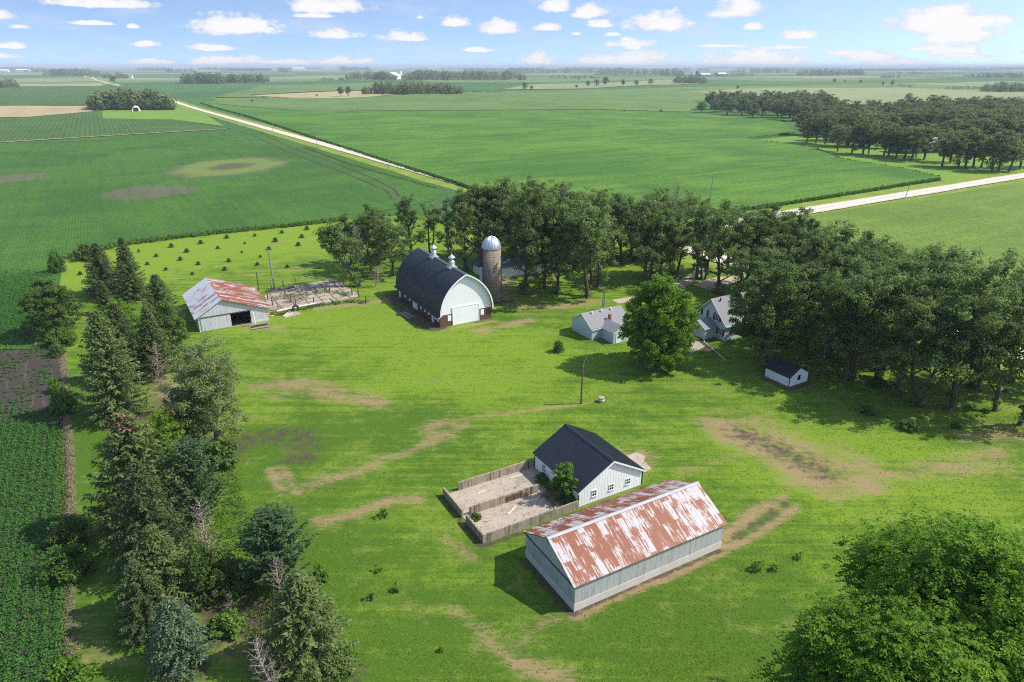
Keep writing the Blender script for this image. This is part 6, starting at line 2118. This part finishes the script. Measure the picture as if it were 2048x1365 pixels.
# ------------------------------------------------------------------ the far plain: woods, lone trees, farms
def wood(x0, x1, yb, yt, label, n, depth=0.0, seed=0, mat='oak_leaf_far', taper=True, name='woods', q=60):
    rng = np.random.default_rng(seed)
    lv = Leaves(rng)
    b0 = at((x0 + x1) / 2, yb)
    dist = math.hypot(b0.x, b0.y)
    Hm = height((x0 + x1) / 2, yb, yt)
    Hm = min(Hm * 1.18, 45.0)
    dep = depth or min(max(25, dist * 0.05), 260)
    n = int(n * 2.2)
    for k in range(n):
        px = rng.uniform(x0, x1)
        p = at(px, yb)
        c = np.array([p.x, p.y])
        c = c * (1 + rng.random() ** 1.3 * dep / dist)
        e = min((px - x0), (x1 - px)) / max(x1 - x0, 1)
        h = Hm * rng.uniform(0.62, 1.0) * (0.62 + 0.38 * min(1, e * 7) if taper else 1)
        zb = float(terrain(c[0], c[1]))
        R = min(h * rng.uniform(0.34, 0.52), 10 + dist * 0.003)
        v = rng.normal(size=(q, 3))
        v /= np.linalg.norm(v, axis=1, keepdims=True)
        rad = rng.uniform(0.6, 1.05, q)
        C = np.array([c[0], c[1], zb + h * 0.48]) + v * rad[:, None] * np.array([R, R, h * 0.50])
        s = R * 0.42
        lv.add(C, v + rng.normal(size=(q, 3)) * 0.5 + np.array([0, 0, 0.3]), s * rng.uniform(0.7, 1.4, q), s * rng.uniform(0.6, 1.1, q), rng.uniform(0.15, 0.8) + rng.normal(size=q) * 0.12)
    o = link_mesh(name, lv.mesh(name, [M[mat]]))
    return tag(o, label, 'woods', kind='stuff')


def far_barn(px, py, wpx, hpx, wall, roof, label, az=30, depth=0.6, name='farm_building', cat='farm building', arch=False):
    p = at(px, py)
    d = math.hypot(p.x, p.y)
    k = math.hypot(d, CAM_H - p.z) / FPX
    L, H = wpx * k, hpx * k
    W = L * depth
    r = empty(name, p, math.radians(az), label, cat)
    if arch:
        prof = [(W / 2 - W / 2 * math.cos(t), H * math.sin(t)) for t in np.linspace(0, math.pi, 11)]
        MB().prism(prof, YL, 0, L).build('shell', M[roof], r)
        MB().box(W * 0.2, W * 0.8, -0.1, -0.01, 0, H * 0.7).build('opening_shade', M[wall], r)  # near-black panel painted in place of the shade inside the hut
        return r
    e = H * 0.6
    MB().prism([(0, 0), (W, 0), (W, e), (W / 2, H), (0, e)], XL, -L / 2, L / 2).build('wall', M[wall], r)
    b = MB()
    gable_roof(b, XL, W, e, e, H, W / 2, -L / 2 - 0.3, L / 2 + 0.3, 0.4, 0.15, cap=False)
    b.build('roof', M[roof], r)
    return r


def far_silo(px, py, ty, wpx, mat, label):
    p = at(px, py)
    k = math.hypot(p.x, p.y) / FPX
    h, R = height(px, py, ty), wpx * k / 2
    r = empty('silo', p, 0, label, 'silo')
    MB().lathe([(R, 0), (R, h * 0.88)], 0, 0, 16).build('tower', M[mat], r, True)
    MB().lathe([(R * 1.02, h * 0.88 + 0.01), (R * 0.75, h * 0.95), (R * 0.1, h)], 0, 0, 16).build('dome', M['white_paint' if mat == 'white_steel' else mat], r, True)


def build_far():
    W = [(184, 348, 221, 184, 'round dense wood left of the left gravel road, behind a lime green yard', 70, 70), (360, 452, 168, 147, 'far grove of deciduous trees right of the left road', 26, 60), (452, 537, 166, 149, 'dark conifer grove at the right of the far farmstead', 26, 60),
         (88, 204, 152, 138, 'hazy wood where the left road reaches the horizon', 40, 45), (-10, 37, 176, 159, 'dark grove cut off by the left edge of the picture', 12, 60), (205, 258, 158, 147, 'small grove beside the left road near the horizon', 12, 50),
         (688, 795, 160, 144, 'dark grove left of the small white barn and silo', 30, 50), (806, 1052, 161, 142, 'long dark grove right of the small white barn', 64, 50), (728, 925, 190, 166, 'leafy copse beyond the left end of the corn fields', 48, 70),
         (672, 745, 143, 131, 'hazy wood behind the small white barn', 22, 40), (1010, 1100, 148, 134, 'hazy wood left of centre on the horizon', 26, 40), (1100, 1280, 147, 131, 'long hazy wood on the horizon, right of centre', 44, 40), (1192, 1330, 151, 138, 'dark straight edged grove below the long hazy wood', 36, 45),
         (1320, 1368, 153, 139, 'grove left of the blue silos', 14, 45), (1346, 1412, 168, 153, 'dark copse below the blue silos', 22, 60), (1412, 1508, 153, 146, 'low dark windbreak around the red barn', 26, 40), (1462, 1600, 147, 137, 'hazy wood right of the red barn', 34, 40), (1592, 1735, 152, 139, 'dark hazy wood below the horizon at the right', 40, 45),
         (1925, 2120, 156, 146, 'hazy long wood at the right edge', 44, 40), (1962, 2120, 185, 166, 'dark wood at the right edge above the oaks', 44, 60), (1885, 1965, 180, 174, 'low hedge running into the dark right edge wood', 24, 40), (1780, 1830, 175, 171, 'thin hedge line in the pale meadow', 16, 40), (1760, 1800, 157, 151, 'small oval copse in the pale far fields', 10, 45),
         (925, 1010, 187, 181, 'ragged hedge along the crest of the corn fields', 16, 40), (330, 392, 145, 137, 'rounded hazy grove above the far farmstead', 16, 40), (640, 700, 162, 155, 'loose row of trees left of the dark grove', 10, 45)]
    side = lambda x: 'left part' if x < 700 else 'middle' if x < 1300 else 'right part'
    for (x0, x1, yb, yt, what) in ((268, 342, 141, 134, 'just above the far house by the road'), (396, 470, 141, 134, 'above the far deciduous grove'), (545, 655, 139, 132, 'above the white far shed'), (880, 962, 139.5, 133, 'above the long dark grove'), (930, 1002, 149, 142, 'at the right end of the long dark grove'),
                                   (1285, 1420, 144, 136, 'behind the far silos'), (1500, 1645, 141, 134, 'above the wood right of the red barn'), (1700, 1800, 144, 137, 'above the small oval copse'), (1775, 1925, 150, 144, 'between the oval copse and the right edge wood'), (1880, 2100, 141, 135, 'above the right edge woods'), (50, 140, 145, 138, 'beside the long white far shed'), (-20, 95, 139, 134, 'in the far left corner'), (1100, 1200, 158, 152, 'between the straight edged grove and the field tree row')):
        W.append((x0, x1, yb, yt, 'hazy far tree belt in the %s of the plain, %s' % (side(x0), what), int((x1 - x0) * 0.22) + 6, 40))
    for k, (x0, x1, yb, yt, lab, n, q) in enumerate(W):
        wood(x0, x1, yb, yt, lab, n, seed=900 + k, q=q)
    # the faint last tree lines under the horizon
    rng = np.random.default_rng(8)
    lv = Leaves(rng)
    for k in range(95):
        xc, yb = rng.uniform(-60, 2110), rng.choice([134.4, 135.2, 136.2, 137.5, 139.5, 142.0])
        ln = rng.uniform(25, 120)
        n = int(ln * 1.3) + 10
        p0 = at(xc, yb)
        dist = math.hypot(p0.x, p0.y)
        ang = math.atan2(p0.x, p0.y) + (rng.random(n) - 0.5) * ln / 1470
        r = dist * (1 + rng.random(n) * 0.03)
        C = np.stack([np.sin(ang) * r, np.cos(ang) * r, np.zeros(n)], 1)
        h = rng.uniform(14, 26)
        C[:, 2] = terrain(C[:, 0], C[:, 1])
        for j in range(14):
            v = rng.normal(size=(n, 3))
            v /= np.linalg.norm(v, axis=1, keepdims=True)
            lv.add(C + np.array([0, 0, h * 0.5]) + v * np.array([h * 0.7, h * 0.7, h * 0.5]), v + np.array([0, 0, 0.3]), h * 0.5, h * 0.42, rng.random(n) * 0.7)
    tag(link_mesh('tree_lines', lv.mesh('tree_lines', [M['oak_leaf_far']])), 'faint hazy tree lines scattered along the whole horizon', 'tree lines', kind='stuff')
    # lone trees
    lone = [(1816, 207, 186, 1.7, 'big round tree standing alone in the pale meadow'), (682, 194, 172, 1.5, 'left tree of the pair in the small tan field'), (697, 194, 170, 1.0, 'right slimmer tree of the pair in the small tan field'), (1050, 181, 163, 1.4, 'tall tree in the clump on the corn field crest'), (1063, 181, 171, 1.5, 'low tree beside the tall crest tree'),
            (1153, 178, 169, 1.6, 'low bushy tree at the left end of the field tree row'), (1176, 175, 160, 1.3, 'second tree of the field tree row'), (1193, 174, 157, 1.3, 'third tree of the field tree row'), (1210, 172, 153, 1.6, 'tallest tree of the field tree row'),
            (1246, 174, 158, 1.3, 'open tree just right of the tallest row tree'), (1272, 173, 159, 1.7, 'wide tree in the right part of the field tree row'), (1300, 170, 156, 1.8, 'broadest tree at the right end of the field tree row'), (1475, 179, 171, 1.8, 'small round tree in the meadow corner'),
            (1668, 167, 157, 1.8, 'rounded tree left of the far hedge'), (1689, 167, 159, 1.0, 'small slim tree right of the rounded far tree'), (1720, 168, 159, 1.6, 'tree at the left end of the far hedge'), (1765, 172, 163, 1.5, 'left tree of the hedge pair in the far fields'), (1784, 173, 160, 1.4, 'right tree of the hedge pair in the far fields'),
            (228, 168, 150, 1.6, 'dark tree leaning over the left road bend'), (350, 217, 209, 1.2, 'little dark bushy tree right of the round wood'), (505, 205, 199, 2.0, 'low dark bush in the blue green field, leftmost'), (574, 200, 196, 2.2, 'low dark bush in the middle of the blue green field'), (634, 195, 188, 1.2, 'small tree at the left point of the tan field'),
            (1250, 225, 219, 2.6, 'left low bush on the line between the two corn fields'), (1292, 225, 220, 2.4, 'middle low bush on the line between the two corn fields'), (1322, 226, 219, 2.4, 'right low bush on the line between the two corn fields'), (1157, 162, 156, 1.2, 'tiny far tree in the pale yellow field')]
    for k, (x, y, ty, wd, lab) in enumerate(lone):
        s = height(x, y, ty) / 17.0
        tree('far_oak%d' % (k % 4), 'field_tree', at(x, y), s, k * 1.3, lab, 'tree', None, wd * 0.9)
    far_barn(796, 159, 22, 12, 'white_steel', 'white_paint', 'small white barn in front of the far grove', 70, 1.0, 'barn', 'barn')
    far_silo(802, 157, 143, 5, 'white_steel', 'small white silo beside the far white barn')
    far_barn(1445, 153, 17, 6, 'red_barn_paint', 'white_paint', 'far red barn with a white roof', 15, 0.5, 'barn', 'barn')
    far_silo(1395, 153, 142, 7, 'blue_silo', 'dark blue far silo, right of two')
    far_silo(1384, 153, 146, 6, 'far_grey_steel', 'pale far silo, left of two')
    far_barn(1412, 153, 18, 5, 'far_grey_steel', 'white_paint', 'low far shed between the silos and red barn', 10, 0.5)
    far_barn(264, 224, 14, 9, 'dark_inside', 'white_paint', 'small white arched hut before the round wood', 25, 0.9, 'arched_hut', 'hut', True)
    far_barn(488, 163, 17, 7, 'weathered_wood', 'white_paint', 'brown far barn with a pale roof between the two groves', 10, 0.6, 'barn', 'barn')
    far_barn(597, 141, 20, 5, 'white_steel', 'white_paint', 'white far shed right of the small farm grove', 10, 0.4)
    far_barn(45, 144, 18, 4, 'white_steel', 'white_paint', 'long white far shed near the left edge', 10, 0.4)
    far_barn(6, 145, 14, 4, 'white_steel', 'white_paint', 'white far shed cut by the left edge', 10, 0.4)
    far_barn(258, 157, 10, 5, 'white_steel', 'grey_shingle', 'small white far house beside the left road', 10, 0.6, 'house', 'house')
    wood(556, 585, 146, 136, 'small farm grove left of the white far shed', 9, seed=977, q=45)


build_soybeans()
build_strips()
build_poles()
build_clutter()
build_far()


def build_haze():
    m = bpy.data.materials.new('air')
    m.use_nodes = True
    T = NT(m.node_tree)
    v = T.n('ShaderNodeVolumePrincipled')
    v.inputs['Color'].default_value = (0.76, 0.85, 0.96, 1)
    v.inputs['Density'].default_value = 0.00012
    v.inputs['Anisotropy'].default_value = 0.0
    out = T.n('ShaderNodeOutputMaterial')
    T.t.links.new(v.outputs[0], out.inputs['Volume'])
    E = 37500
    o = MB().box(-E, E, -E, E, -24, 66).build('haze', m)
    tag(o, 'pale blue haze in the summer air over the plain', 'haze', kind='stuff')


build_haze()
